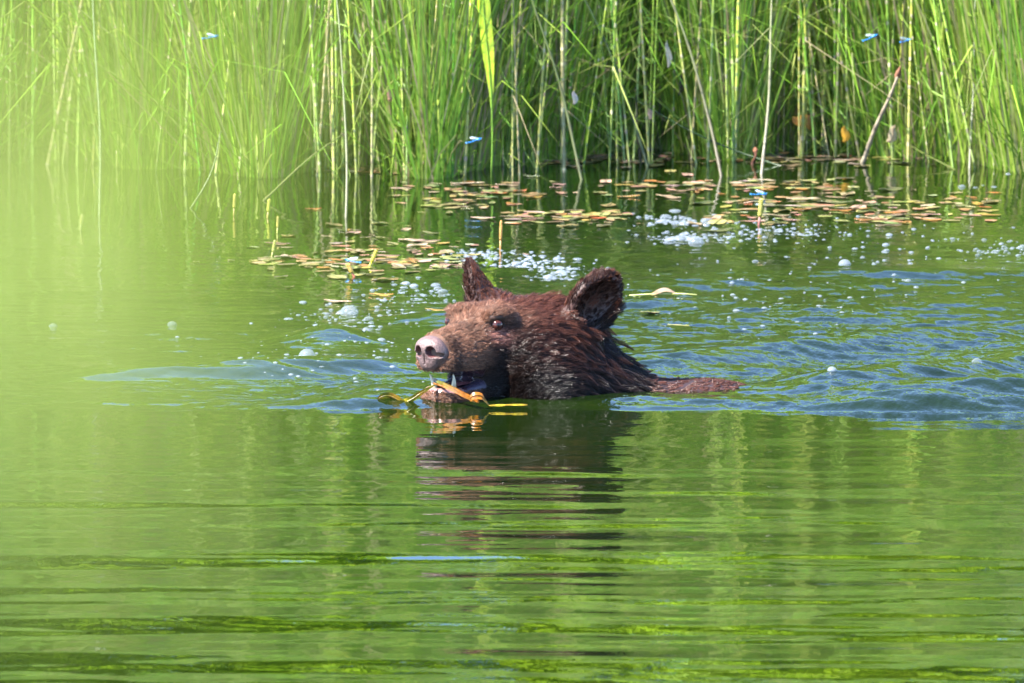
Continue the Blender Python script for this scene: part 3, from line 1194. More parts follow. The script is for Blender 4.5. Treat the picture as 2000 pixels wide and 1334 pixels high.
def needles(n, seed):
    """thin side branches and fine submerged-edge grass inside the bed"""
    r = np.random.default_rng(seed)
    k = r.integers(0, len(sx_), n)
    t = r.random(n) ** 1.1
    h = sh_[k] * t
    x0 = sx_[k] + r.normal(0, 0.01, n)
    y0 = sy_[k] + r.normal(0, 0.02, n)
    az = r.uniform(0, 6.28, n)
    ln = r.uniform(0.05, 0.17, n)
    up = r.uniform(0.1, 1.5, n)
    wd = r.uniform(0.0009, 0.0019, n)
    P0 = np.stack([x0, y0, h], 1)
    dh = np.stack([np.cos(az), np.sin(az), np.zeros(n)], 1)
    P1 = P0 + dh * (ln * 0.45)[:, None] + np.array([0, 0, 1.0]) * (ln * up * 0.3)[:, None]
    P2 = P0 + dh * (ln * 0.8)[:, None] + np.array([0, 0, 1.0]) * (ln * up * 0.9)[:, None]
    sd = np.stack([-np.sin(az) * 0.6, np.cos(az) * 0.3, np.full(n, 0.75)], 1)
    V = np.stack([P0 - sd * wd[:, None], P0 + sd * wd[:, None], P1 - sd * wd[:, None], P1 + sd * wd[:, None], P2], 1)
    i = np.arange(n)[:, None] * 5
    q = np.concatenate([i + np.array([[0, 1, 3]]), i + np.array([[0, 3, 2]]), i + np.array([[2, 3, 4]])])
    C = np.repeat((sg_[k] * r.uniform(0.8, 1.4, n)[:, None] * np.array([1.0, 1.1, 0.9]))[:, None], 5, 1)
    return V.reshape(-1, 3), q, C.reshape(-1, 3)


NVs, NFs, NCs = needles(90000, 6)
nb = link('branch_needles', mesh('branch_needles', NVs, NFs, [M_NEEDLE], NCs), bed)
tag(nb, kind='stuff')

def fine_grass(n, seed):
    """hair-fine shoots filling the gaps just behind the outermost stems"""
    r = np.random.default_rng(seed)
    x = r.uniform(-1.6, 1.6, n)
    col = 1000 + x / SCL * 0.82
    base = np.interp(col, np.linspace(-1200, 3200, 400), [on_water(1000, front_y(c_) - 10).y for c_ in np.linspace(-1200, 3200, 400)])
    edge_ = 0.22 * np.sin(x * 7.3) * np.sin(x * 3.1 + 1) + 0.12 * np.sin(x * 19 + 2)
    y = base + 0.10 + edge_ + 1.3 * r.random(n) ** 1.3
    h = np.where(r.random(n) < 0.35, r.uniform(0.04, 0.26, n), r.uniform(0.12, 1.25, n))
    wd = r.uniform(0.0009, 0.0022, n)
    lx, ly = r.normal(0, 0.14, n) * h, r.normal(0, 0.08, n) * h
    bx = r.normal(0, 0.08, n) * h
    droop = r.random(n) < 0.07
    lx = np.where(droop, r.normal(0, 0.5, n) * h, lx)
    ly = np.where(droop, -np.abs(r.normal(0.25, 0.3, n)) * h, ly)
    sag = np.where(droop, r.uniform(0.5, 1.0, n), 0.0) * h
    P = []
    for t in (0.0, 0.35, 0.7, 1.0):
        P.append(np.stack([x + lx * t + bx * t * t, y + ly * t, np.maximum(h * t - sag * t * t, 0.0) - 0.02 * (1 - t)], 1))
    sd = np.array([1.0, 0.25, 0.0])
    V = np.stack([P[0] - sd * wd[:, None], P[0] + sd * wd[:, None], P[1] - sd * wd[:, None], P[1] + sd * wd[:, None],
                  P[2] - sd * wd[:, None] * 0.8, P[2] + sd * wd[:, None] * 0.8, P[3]], 1)
    i = np.arange(n)[:, None] * 7
    q = np.concatenate([i + np.array([[a, b, c]]) for a, b, c in ((0, 1, 3), (0, 3, 2), (2, 3, 5), (2, 5, 4), (4, 5, 6))])
    pal = np.array(GREENS)
    C = pal[r.integers(0, len(pal), n)] * r.uniform(0.4, 1.3, n)[:, None]
    C = np.where((r.random(n) < 0.07)[:, None], np.array(BUFF) * 0.8, C)
    C = np.where((r.random(n) < 0.10)[:, None], np.array(OLIVE), C)
    return V.reshape(-1, 3), q, np.repeat(C[:, None], 7, 1).reshape(-1, 3)


FV, FF, FC = fine_grass(46000, 31)
fg = link('fine_shoots', mesh('fine_shoots', FV, FF, [M_NEEDLE], FC), bed)
tag(fg, kind='stuff')

# ---- stems that stand out: (base px, py, tip px, py, tip depth offset, radius, material, colour, label)
def leaning(name, base, tip, dy, rad, mat, c0, c1, label, cat, bend=(0, 0), bud=None, joints=True, group=None, base_drop=0.05):
    b = on_water(*base)
    t = at_depth(tip[0], tip[1], b.y + dy)
    mb = MB()
    pts, rads, cols = [], [], []
    n = 24
    down = (t - b).normalized() * -base_drop
    for i in range(n + 1):
        q = i / n
        p = (b + down).lerp(t, q) + Vector((bend[0] * math.sin(q * math.pi) + 0.0015 * math.sin(q * 9 + base[0]), 0.01 * math.sin(q * 5), bend[1] * math.sin(q * math.pi)))
        pts.append(p)
        bump = 1.0
        if joints and i % 4 == 0:
            bump = 1.25
        rads.append(rad * 0.62 * bump * (1 - 0.45 * q))
        c = tuple(0.30 * v for v in lerp3(c0, c1, q))
        if joints and i % 4 == 0:
            c = lerp3(c, (0.05, 0.04, 0.02), 0.4)
        cols.append(c)
    mb.tube(pts, rads, 8, cols)
    o = link(name, mb.data(name, [mat]))
    if bud:
        bm_ = MB()
        d = (pts[-1] - pts[-2]).normalized()
        L = bud[0]
        bp = [t - d * L * 0.15 + d * L * k / 8 for k in range(9)]
        br = [bud[1] * v for v in (0.55, 0.85, 1.0, 1.0, 0.9, 0.7, 0.5, 0.3, 0.08)]
        bm_.tube(bp, br, 8, bud[2])
        link('bud', bm_.data('bud', [mat]), o)
    return tag(o, label, cat, group)


leaning('dead_stalk', (1684, 318), (1752, 150), -0.15, 0.0085, M_DRY, (1.0, 0.85, 0.62), (0.95, 0.75, 0.52),
        'bleached pale dead stalk leaning to the right with a reddish tip', 'stalk', bud=(0.04, 0.0062, (0.22, 0.10, 0.06)))
leaning('leaning_horsetail', (1258, 326), (1112, -60), 0.1, 0.0060, M_STEM, (0.30, 0.33, 0.12), (0.16, 0.30, 0.06),
        'long pale green stem leaning left out of the water right of the broad blade', 'horsetail', bend=(0.02, 0))
leaning('leaning_horsetail', (1134, 352), (1027, -40), 0.1, 0.0058, M_STEM, (0.26, 0.32, 0.12), (0.14, 0.28, 0.05),
        'pale green stem leaning left that ends in the water above the bear', 'horsetail', bend=(0.01, 0))
leaning('leaning_horsetail', (1545, 325), (1225, 185), 0.15, 0.0034, M_STEM, (0.10, 0.17, 0.04), (0.11, 0.20, 0.04),
        'thin green stem lying far over from right to left across the bed', 'horsetail', bend=(0, -0.02))
leaning('leaning_horsetail', (660, 255), (505, 85), 0.3, 0.0058, M_STEM, (0.05, 0.11, 0.02), (0.06, 0.13, 0.02),
        'thick dark green stem slanting steeply up to the left in the pale haze', 'horsetail')
leaning('leaning_horsetail', (520, 392), (668, 262), 0.15, 0.0040, M_STEM, (0.22, 0.30, 0.08), (0.16, 0.28, 0.05),
        'thin bright stem slanting up to the right from open water', 'horsetail', bend=(0, 0.01))
leaning('leaning_horsetail', (360, 408), (432, 255), 0.1, 0.0042, M_STEM, (0.26, 0.33, 0.10), (0.2, 0.3, 0.07),
        'bent pale stem rising alone from open water at the hazy side', 'horsetail', bend=(0.015, -0.01))
leaning('leaning_horsetail', (1500, 285), (1215, 330), -0.12, 0.0030, M_STEM, (0.10, 0.20, 0.03), (0.12, 0.22, 0.04),
        'fallen green stem lying flat on the water along the bed edge', 'horsetail', bend=(0, 0.006), base_drop=0.0)
leaning('leaning_horsetail', (1860, 330), (1780, 285), 0.2, 0.0034, M_STEM, (0.12, 0.22, 0.04), (0.14, 0.26, 0.05),
        'short curved green stem dipping into the water near the pale stalk', 'horsetail', bend=(-0.02, 0.01))
leaning('leaning_horsetail', (672, 425), (650, -60), 0.3, 0.0048, M_STEM, (0.34, 0.33, 0.18), (0.15, 0.24, 0.06),
        'tall pale jointed stem standing apart in front of the bed', 'horsetail', bend=(0.012, 0))
leaning('leaning_horsetail', (1402, 345), (1285, -60), 0.2, 0.0062, M_STEM, (0.30, 0.26, 0.15), (0.18, 0.27, 0.08),
        'thick buff based stem leaning left at the middle of the bed', 'horsetail', bend=(0.02, 0))
leaning('leaning_horsetail', (1487, 340), (1509, -60), 0.2, 0.0055, M_STEM, (0.42, 0.40, 0.26), (0.24, 0.34, 0.12),
        'upright pale banded stem next to the brown bud in the water', 'horsetail', bend=(0.006, 0))
leaning('leaning_horsetail', (1895, 330), (1908, -60), 0.2, 0.0048, M_STEM, (0.45, 0.42, 0.28), (0.22, 0.32, 0.10),
        'upright pale banded stem at the right end of the bed', 'horsetail')
leaning('leaning_horsetail', (193, 420), (178, -60), 0.3, 0.0052, M_STEM, (0.34, 0.38, 0.16), (0.24, 0.34, 0.10),
        'upright pale stem in the hazy left part of the bed', 'horsetail', bend=(0.006, 0))
leaning('brown_bud', (1471, 322), (1476, 296), 0.02, 0.0085, M_DRY, (0.16, 0.06, 0.035), (0.20, 0.08, 0.045),
        'short reddish brown shoot poking out at the reed edge', 'shoot', joints=False, base_drop=0.02, bud=(0.016, 0.006, (0.22, 0.09, 0.05)))

# dark coloured stems put in to stand for the shaded gaps
for k, (bx, by, tx, ty) in enumerate(((868, 345, 830, 120), (850, 340, 815, 135), (1662, 280, 1640, 120), (1590, 262, 1555, 150), (1250, 320, 1240, 170))):
    leaning('gap_shade_stem', (bx, by), (tx, ty), 0.1, 0.0062, M_DRY, (0.045, 0.045, 0.04), (0.10, 0.12, 0.05),
            'dark grey stem standing in for a shaded gap among the green stems', 'horsetail', group='shaded gap stems')


# broad bright blade
def blade(px0, py0, px1, py1, wpx, col, label, name='broad_blade'):
    b = on_water(px0, py0)
    t = at_depth(px1, py1, b.y + 0.05)
    mb = MB()
    n = 16
    pts = [b.lerp(t, i / n) + Vector((0.006 * math.sin(i * 0.5), 0.004 * math.cos(i * 0.7), 0)) for i in range(n + 1)]
    wd = wpx * SCL * 1.22
    mb.ribbon(pts, [wd * (0.16 + 0.84 * min(1, max(0, i / n - 0.22) / 0.14)) * (1 - 0.6 * max(0, (i / n - 0.6) / 0.4)) for i in range(n + 1)], (1, -0.35, 0.0), [lerp3((0.11, 0.22, 0.03), col, min(1, max(0, i / n - 0.18) / 0.12)) for i in range(n + 1)])
    o = link(name, mb.data(name, [M_LEAF]))
    rib = MB()
    rib.tube([p + Vector((0, -0.002, 0)) for p in pts], wd * 0.04, 5, lerp3(col, (0.12, 0.24, 0.03), 0.6))
    link('midrib', rib.data('midrib', [M_LEAF]), o)
    return tag(o, label, 'blade')


blade(960, 347, 936, -330, 26, (0.26, 0.42, 0.012), 'broad bright yellow green blade standing among the horsetails above the bear')


# dead leaf scraps hanging in the bed
def scrap(px, py, back, w, h, col, label, rot):
    p = at_depth(px, py, on_water(px, front_y(px)).y + back)
    mb = MB()
    n = 6
    pts = [Vector((0.3 * w * math.sin(i * 0.9), -0.15 * w * i / n, h * (i / n - 0.5))) for i in range(n + 1)]
    mb.ribbon(pts, [w * v for v in (0.25, 0.7, 1.0, 1.0, 0.8, 0.5, 0.1)], (1, 0.2, 0), col)
    o = link('dead_leaf', mb.data('dead_leaf', [M_LEAF]), loc=p, rot=(0, rot, 0))
    o2 = MB()
    o2.tube(pts, w * 0.05, 4, lerp3(col, (0.1, 0.06, 0.02), 0.4))
    link('midrib', o2.data('midrib', [M_LEAF]), o)
    return tag(o, label, 'leaf')


for (px, py, back, w, h, col, label, rot) in [
    (1568, 238, 0.1, 0.03, 0.05, (0.42, 0.16, 0.015), 'orange brown leaf caught between stems left of the pale stalk', -0.8),
    (1650, 262, 0.0, 0.018, 0.035, (0.45, 0.30, 0.02), 'yellow leaf hanging just above the water left of the pale stalk', 0.2),
    (1742, 262, 0.05, 0.02, 0.04, (0.45, 0.33, 0.22), 'buff dead leaf touching the pale stalk', 0.6),
    (1742, 72, 0.3, 0.016, 0.045, (0.30, 0.19, 0.11), 'brown dried leaf between the two blue damselflies', 0.1),
    (782, 78, 0.2, 0.012, 0.04, (0.5, 0.42, 0.32), 'pale dried tuft high in the bed left of the broad blade', 0.5),
    (712, 45, 0.2, 0.014, 0.06, (0.5, 0.36, 0.24), 'long buff dried leaf near the hazy part of the bed', 0.35),
    (698, 75, 0.2, 0.012, 0.05, (0.55, 0.48, 0.40), 'whitish dried leaf hanging below the long buff one', -0.1),
    (764, 185, 0.1, 0.02, 0.025, (0.36, 0.20, 0.14), 'brown scrap of leaf low on a green stem', 0.6),
    (838, 250, 0.1, 0.014, 0.035, (0.42, 0.30, 0.14), 'curled tan leaf low among the stems above the bear', -0.5),
    (1270, 222, 0.2, 0.014, 0.025, (0.45, 0.34, 0.26), 'small tan scrap beside the long leaning stem', 0.2),
    (1305, 105, 0.2, 0.012, 0.06, (0.6, 0.55, 0.45), 'whitish dry sheath high on a stem', 0.0),
    (1122, 190, 0.05, 0.012, 0.03, (0.6, 0.52, 0.48), 'pale shred stuck on a stem right of the broad blade', 0.1),
    (357, 95, 0.3, 0.012, 0.03, (0.5, 0.35, 0.22), 'small buff leaf glowing through the haze', 0.4),
    (1330, 165, 0.3, 0.010, 0.05, (0.05, 0.04, 0.035), 'dark withered leaf high in the bed', 0.2),
]:
    scrap(px, py, back, w, h, col, label, rot)


# far wood on the shore behind, seen as the green the pond mirrors
def far_wood(n, m, seed):
    r = np.random.default_rng(seed)
    cx = r.uniform(-15, 15, m)
    cy = r.uniform(27, 33, m)
    cz = r.uniform(0.5, 9.6, m) + 0.5 * np.sin(cx * 0.9)
    k = r.integers(0, m, n)
    P = np.stack([cx[k] + r.normal(0, 0.75, n), cy[k] + r.normal(0, 0.7, n), np.abs(cz[k] + r.normal(0, 0.62, n)) + 0.1], 1)
    nr = np.array(SUN_TO) + r.normal(0, 0.45, (n, 3))          # leaves turn to the light
    nr /= np.linalg.norm(nr, axis=1)[:, None]
    ax = np.cross(nr, r.normal(0, 1, (n, 3)))
    ax /= np.linalg.norm(ax, axis=1)[:, None]
    sd = np.cross(nr, ax)
    L = r.uniform(0.16, 0.36, n)[:, None]
    W = L * 0.4
    V = np.stack([P - ax * L, P + sd * W, P + ax * L, P - sd * W], 1).reshape(-1, 3)
    q = np.arange(n * 4).reshape(n, 4)
    tone = np.array([[0.30, 0.45, 0.018], [0.38, 0.50, 0.03], [0.25, 0.40, 0.016]])[r.integers(0, 3, m)]
    c = tone[k] * r.uniform(0.7, 1.3, n)[:, None]
    return V, q, np.repeat(c[:, None], 4, 1).reshape(-1, 3), cx, cy, cz


TV, TF, TC, tcx, tcy, tcz = far_wood(85000, 330, 12)
th = link('far_wood', mesh('far_wood', TV, TF, [M_WOOD], TC))
mb = MB()
for i in range(330):
    b = Vector((tcx[i] + random.gauss(0, 0.3), tcy[i] + random.gauss(0, 0.3), 0.2))
    mb.tube([b, b.lerp(Vector((tcx[i], tcy[i], tcz[i])), 0.5) + Vector((random.gauss(0, 0.1), 0, 0)), Vector((tcx[i], tcy[i], tcz[i] + 0.3))], [0.07, 0.05, 0.015], 5, (0.12, 0.10, 0.07))
tag(link('branches', mb.data('branches', [M_BARK]), th), kind='stuff')
tag(th, 'sunlit leafy wood beyond the reeds, mirrored as green in the pond', 'wood', kind='stuff')

# ------------------------------------------------------------------ things on the water
def leaf_variant(seed, L, W, c0, c1, curl=0.0):
    r = random.Random(seed)
    n, m = 12, 4
    vs, fs, cs = [], [], []
    for i in range(n + 1):
        t = i / n
        wd = W / 2 * (math.sin(math.pi * min(1, t * 0.97 + 0.02)) ** 0.75) * (1 + 0.08 * r.uniform(-1, 1))
        for k in range(-m, m + 1):
            q = k / m
            z = 0.0006 * abs(q) + 0.0012 * math.sin(t * 7 + seed) * abs(q) + curl * (t - 0.5) ** 2 * L
            vs.append((L * (t - 0.5), wd * q, z))
            e = min(1, abs(q) ** 2 * 0.7 + 0.4 * r.random())
            cs.append(tuple((0.55 + 0.3 * (seed % 3) / 2) * v for v in lerp3(c0, c1, e)))
    kk = 2 * m + 1
    for i in range(n):
        for k in range(2 * m):
            fs.append((i * kk + k, i * kk + k + 1, (i + 1) * kk + k + 1, (i + 1) * kk + k))
    mb = MB()
    mb.add(vs, fs, cs)
    rib = MB()
    rib.tube([(L * (t / 8 - 0.5), 0, 0.0012 + curl * (t / 8 - 0.5) ** 2 * L) for t in range(9)] , 0.0008, 5, tuple(0.6 * v for v in c0))
    return mb.data('floating_leaf', [M_FLOAT]), rib.data('midrib', [M_FLOAT])


LEAF_COLS = [((0.26, 0.18, 0.11), (0.22, 0.15, 0.08)), ((0.28, 0.22, 0.13), (0.20, 0.15, 0.08)), ((0.20, 0.20, 0.06), (0.30, 0.20, 0.09)), ((0.30, 0.30, 0.10), (0.26, 0.22, 0.08)),
             ((0.36, 0.18, 0.05), (0.26, 0.14, 0.04)), ((0.16, 0.17, 0.07), (0.12, 0.13, 0.05)), ((0.40, 0.30, 0.20), (0.30, 0.20, 0.12))]
LEAFV = [leaf_variant(40 + i, random.uniform(0.038, 0.075), random.uniform(0.018, 0.032), *LEAF_COLS[i % 7], curl=random.uniform(0, 0.08)) for i in range(14)]


def float_leaf(px, py, label, group=None, variant=None, scale=1.0, rot=None, tilt=0.0):
    p = on_water(px, py)
    z = wz(p.x, p.y)
    v = LEAFV[random.randrange(14) if variant is None else variant]
    o = link('floating_leaf', v[0], loc=(p.x, p.y, z + 0.0016), rot=(random.gauss(0, 0.03) + tilt, random.gauss(0, 0.03), random.uniform(-3.1, 3.1) if rot is None else rot), scale=(scale,) * 3)
    link('midrib', v[1], o)
    return tag(o, label, 'leaf', group)


MATS = [  # x0, x1, y0, y1, count, label, group
    (800, 965, 398, 412, 13, 'brown pondweed leaf floating in the strip straight above the bear', 'leaves in the strip above the bear'),
    (985, 1225, 414, 438, 22, 'brown pondweed leaf floating in the pinkish strip behind the bear', 'leaves in the pinkish strip behind the bear'),
    (790, 1010, 352, 386, 14, 'floating leaf in the thin strips below the outermost reeds', 'leaves in the strips below the reeds'),
    (1010, 1200, 366, 384, 11, 'floating leaf in the strip between reeds and bubbles', 'leaves in the strip between reeds and bubbles'),
    (1225, 1640, 352, 378, 26, 'floating leaf in the long strip under the pale stalk', 'leaves in the long strip under the stalk'),
    (1400, 1900, 383, 412, 34, 'pinkish leaf in the broad raft below the pale stalk', 'leaves of the broad raft'),
    (1350, 1560, 430, 444, 12, 'floating leaf round the foot of the yellow flower spike', 'leaves round the yellow spike'),
    (1640, 1900, 420, 434, 15, 'orange brown leaf in the raft edge nearest the rippled water', 'leaves of the raft edge'),
    (540, 800, 436, 470, 15, 'pale floating leaf in open water beside the hazy side', 'leaves beside the hazy side'),
    (720, 940, 470, 500, 18, 'brown leaf in the tangle above the far ear', 'leaves in the tangle above the far ear'),
    (480, 790, 500, 545, 24, 'olive and tan leaf in the loose mat left of the bear', 'leaves of the loose mat'),
    (760, 900, 516, 528, 9, 'reddish leaf in the strip touching the far ear', 'leaves by the far ear'),
    (1000, 1420, 300, 322, 22, 'orange or yellow leaf lodged at the foot of the reeds', 'leaves at the foot of the reeds'),
    (560, 900, 318, 345, 12, 'yellowish leaf lodged among the reed stems above the hazy side', 'leaves among the hazy reed stems'),
    (1480, 1760, 306, 322, 14, 'orange leaf lodged near the foot of the pale stalk', 'leaves near the pale stalk foot'),
]
for (x0, x1, y0, y1, cnt, label, gp) in MATS:
    for i in range(cnt):
        float_leaf(random.gauss((x0 + x1) / 2, (x1 - x0) * 0.33), random.gauss((y0 + y1) / 2, (y1 - y0) * 0.42), label, gp, scale=random.choice([0.35, 0.5, 0.6, 0.8, 1.0, 1.2]))
for (px, py, v, s, label) in [
    (745, 574, 4, 1.0, 'single orange leaf floating left of the far ear'),
    (850, 622, 4, 0.8, 'yellow orange leaf touching the far side of the face'),
    (660, 588, 6, 1.0, 'pale straw coloured leaf left of the bear, lying flat'),
    (1270, 607, 3, 0.8, 'yellow leaf floating right of the near ear'),
    (1325, 632, 3, 0.9, 'green yellow leaf floating right of the nape'),
    (612, 410, 4, 0.7, 'small orange leaf alone near the hazy reeds'),
]:
    float_leaf(px, py, label, None, v, s, rot=random.gauss(0, 0.2))

# small leaf scraps between the larger leaves, too many to pick apart
mat = MB()
p0 = on_water(1500, 400)
for (x0, x1, y0, y1, cnt) in [(990, 1230, 410, 440, 60), (1380, 1960, 372, 440, 130), (1220, 1640, 350, 380, 70), (780, 1010, 350, 412, 60), (480, 930, 470, 548, 120), (1000, 1760, 298, 324, 110), (560, 900, 315, 345, 40)]:
    for i in range(cnt):
        p = on_water(random.uniform(x0, x1), random.triangular(y0, y1))
        L_, W_ = random.uniform(0.008, 0.030), random.uniform(0.005, 0.014)
        an = random.uniform(0, 3.14)
        ca, sa = math.cos(an), math.sin(an)
        z = wz(p.x, p.y) + 0.0012
        ring_ = []
        for k in range(8):
            t = k * math.pi / 4
            u, v = L_ * math.cos(t), W_ * math.sin(t) * random.uniform(0.7, 1.2)
            ring_.append((p.x - p0.x + u * ca - v * sa, p.y - p0.y + u * sa + v * ca, z + 0.0012 * random.random()))
        c0, c1 = random.choice(LEAF_COLS)
        mat.add(ring_, [tuple(range(8))], tuple(random.uniform(0.5, 0.9) * v for v in lerp3(c0, c1, random.random())))
tag(link('leaf_litter', mat.data('leaf_litter', [M_FLOAT], False), loc=(p0.x, p0.y, 0)), 'loose scraps of tan and olive leaf litter drifting below the reeds', 'leaf litter', kind='stuff')

# the curled pale leaf standing up right of the near ear
p = on_water(1300, 583)
z = wz(p.x, p.y)
mb = MB()
pts = [Vector((-0.030 + 0.05 * t, 0, 0.002 + 0.009 * math.sin(t * 2.6) ** 2)) for t in [i / 8 for i in range(9)]]
mb.ribbon(pts, [0.002, 0.009, 0.014, 0.015, 0.013, 0.011, 0.008, 0.005, 0.002], (0.35, 0.75, 0.55), [(0.25, 0.13, 0.07) if i < 3 else (0.28, 0.19, 0.13) for i in range(9)])
o = link('curled_leaf', mb.data('curled_leaf', [M_LEAF]), loc=(p.x, p.y, z + 0.002))
mb = MB()
mb.tube([(0.012, 0, 0.004), (0.03, 0, 0.004), (0.06, -0.01, 0.003)], [0.0018, 0.0015, 0.001], 5, (0.42, 0.42, 0.14))
mb.tube([(-0.07, 0, 0.001), (-0.03, 0, 0.003), (0.01, 0, 0.004)], [0.001, 0.0016, 0.002], 5, (0.42, 0.46, 0.16))
link('leaf_stalk', mb.data('leaf_stalk', [M_LEAF]), o)
tag(o, 'curled pale leaf standing up from the water right of the near ear', 'leaf')


# flower spikes of pondweed
def spike(px, py, hpx, lean, col, low, label, rad=0.0055):
    p = on_water(px, py)
    z = wz(p.x, p.y)
    hgt = hpx * SCL * 1.13
    root = link('flower_spike', None, loc=(p.x, p.y, z))
    st = MB()
    st.tube([(-lean * 0.02, 0, -0.03), (0, 0, 0), (lean * hgt * 0.4, 0, hgt * 0.35)], [rad * 0.55, rad * 0.5, rad * 0.5], 7, low)
    link('stalk', st.data('stalk', [M_LEAF]), root)
    hd = MB()
    pts = [Vector((lean * hgt * (0.4 + 0.6 * t), 0, hgt * (0.33 + 0.67 * t))) for t in [i / 10 for i in range(11)]]
    hd.tube(pts, [rad * (0.75 + 0.12 * (i % 2)) * (1 - 0.35 * (i / 10) ** 3) for i in range(11)], 8, col)
    for i in range(1, 10):
        for k in range(6):
            an = k * 1.047 + i * 0.5
            c = pts[i] + Vector((math.cos(an), math.sin(an), 0)) * rad * 0.75
            hd.ellipsoid(c, (rad * 0.3,) * 3, 5, 3, lerp3(col, (0.6, 0.55, 0.2), random.random() * 0.4))
    link('flower_head', hd.data('flower_head', [M_LEAF]), root)
    return tag(root, label, 'flower spike')


spike(1482, 440, 55, 0.10, (0.40, 0.40, 0.06), (0.28, 0.12, 0.08), 'thick yellow green flower spike standing in the leaf raft')
spike(977, 487, 58, 0.03, (0.44, 0.20, 0.05), (0.40, 0.18, 0.06), 'thin orange brown spike standing above the bear', 0.0034)
spike(720, 524, 34, 0.45, (0.40, 0.42, 0.03), (0.40, 0.42, 0.03), 'short yellow green spike leaning right, left of the far ear', 0.0042)
spike(692, 542, 26, -0.5, (0.50, 0.36, 0.06), (0.45, 0.2, 0.08), 'stubby golden spike leaning left in the loose mat', 0.0050)
spike(530, 502, 34, 0.2, (0.38, 0.42, 0.10), (0.34, 0.36, 0.10), 'thin pale green spike in the hazy water', 0.0032)
spike(541, 455, 34, 0.05, (0.46, 0.40, 0.08), (0.4, 0.36, 0.1), 'thin golden spike behind the pale green one', 0.0030)
spike(456, 420, 44, 0.05, (0.42, 0.36, 0.06), (0.4, 0.34, 0.08), 'ochre spike deep in the hazy water', 0.0036)
spike(522, 425, 38, 0.1, (0.44, 0.42, 0.05), (0.4, 0.36, 0.08), 'yellow spike beside the stem that slants right', 0.0040)
spike(156, 448, 30, 0.15, (0.40, 0.42, 0.12), (0.36, 0.38, 0.12), 'pale yellow spike farthest into the haze', 0.0040)


# bubbles
def bubble_mesh(seed):
    mb = MB()
    mb.ellipsoid((0, 0, 0), (1, 1, 0.86), 14, 6, (1, 1, 1), half=True)
    return mb.data('bubble', [M_BUBBLE])


BUB = bubble_mesh(1)
FOAM = [  # cx, cy, sx, sy, count, rmin, rmax (px), label, group
    (935, 497, 45, 7, 12, 6, 13, 'white foam bubble packed just above the far ear', 'foam above the far ear'),
    (1020, 512, 60, 9, 20, 6, 14, 'white foam bubble in the raft between the ears', 'foam raft between the ears'),
    (1085, 538, 40, 10, 22, 6, 15, 'white foam bubble close to the near ear', 'foam close to the near ear'),
    (1310, 428, 50, 7, 16, 7, 17, 'bluish foam bubble next to the long strip of leaves', 'foam next to the strip of leaves'),
    (1350, 462, 70, 13, 22, 6, 15, 'bluish foam bubble below the strip of leaves', 'foam below the strip of leaves'),
    (1530, 450, 60, 12, 16, 5, 13, 'bluish bubble round the yellow spike', 'bubbles round the yellow spike'),
    (1750, 470, 170, 30, 26, 4, 10, 'small scattered bubble on the rippled water at the right', 'scattered bubbles at the right'),
    (1560, 570, 200, 40, 18, 4, 9, 'small scattered bubble on the water behind the back', 'scattered bubbles behind the back'),
    (690, 618, 90, 16, 14, 5, 12, 'bubble in the drifting patch left of the brow', 'bubbles left of the brow'),
    (640, 690, 130, 30, 26, 4, 11, 'bubble on the swirl left of the nose', 'bubbles on the swirl left of the nose'),
    (800, 565, 60, 14, 16, 6, 13, 'bubble trailing left of the far ear', 'bubbles left of the far ear'),
    (1965, 485, 40, 7, 12, 5, 14, 'bubble in the patch at the right edge', 'bubbles at the right edge'),
    (1950, 362, 50, 12, 10, 4, 11, 'bubble near the reeds at the right edge', 'bubbles near the right reeds'),
]
for (cx, cy, sx, sy, cnt, r0, r1, label, gp) in FOAM:
    for i in range(cnt):
        px, py = random.gauss(cx, sx * 0.75), random.gauss(cy, sy * 0.9)
        p = on_water(px, py)
        rr = (r0 * 0.6 + (r1 * 0.9 - r0 * 0.6) * random.random() ** 2.2) * SCL * 1.05
        o = link('bubble', BUB, loc=(p.x, p.y, wz(p.x, p.y) - 0.0006), scale=(rr, rr * random.uniform(0.9, 1.3), rr * random.uniform(0.35, 0.8)))
        tag(o, label, 'bubble', gp)
for (cx, cy, sx, sy, cnt, label) in [
    (940, 497, 55, 7, 170, 'white froth of tiny bubbles just above the far ear'), (1035, 515, 75, 11, 260, 'white froth of tiny bubbles between the ears'),
    (1085, 540, 45, 10, 130, 'froth of tiny bubbles by the near ear'), (1320, 432, 60, 8, 130, 'bluish froth beside the long strip of leaves'),
    (1360, 462, 90, 14, 170, 'bluish froth below the long strip of leaves'), (1540, 452, 80, 12, 120, 'froth round the yellow flower spike'),
    (690, 622, 110, 18, 150, 'thin froth left of the brow'), (810, 570, 70, 16, 120, 'thin froth left of the far ear'), (1960, 488, 50, 7, 80, 'froth patch at the right edge'),
    (1700, 480, 240, 45, 150, 'sparse froth flecks on the rippled water'), (1480, 590, 240, 40, 120, 'sparse froth flecks behind the back'), (620, 700, 160, 35, 110, 'sparse froth flecks on the swirl')]:
    mb = MB()
    p0 = on_water(cx, cy)
    for i in range(cnt):
        p = on_water(random.gauss(cx, sx * 0.7), random.gauss(cy, sy * 0.8))
        rr = (1.6 + 5.0 * random.random() ** 2.5) * SCL
        mb.ellipsoid((p.x - p0.x, p.y - p0.y, wz(p.x, p.y) - 0.0004), (rr, rr * 1.3, rr * random.uniform(0.35, 0.7)), 8, 3, (1, 1, 1), half=True)
    tag(link('foam', mb.data('foam', [M_BUBBLE]), loc=(p0.x, p0.y, 0)), label, 'foam', kind='stuff')
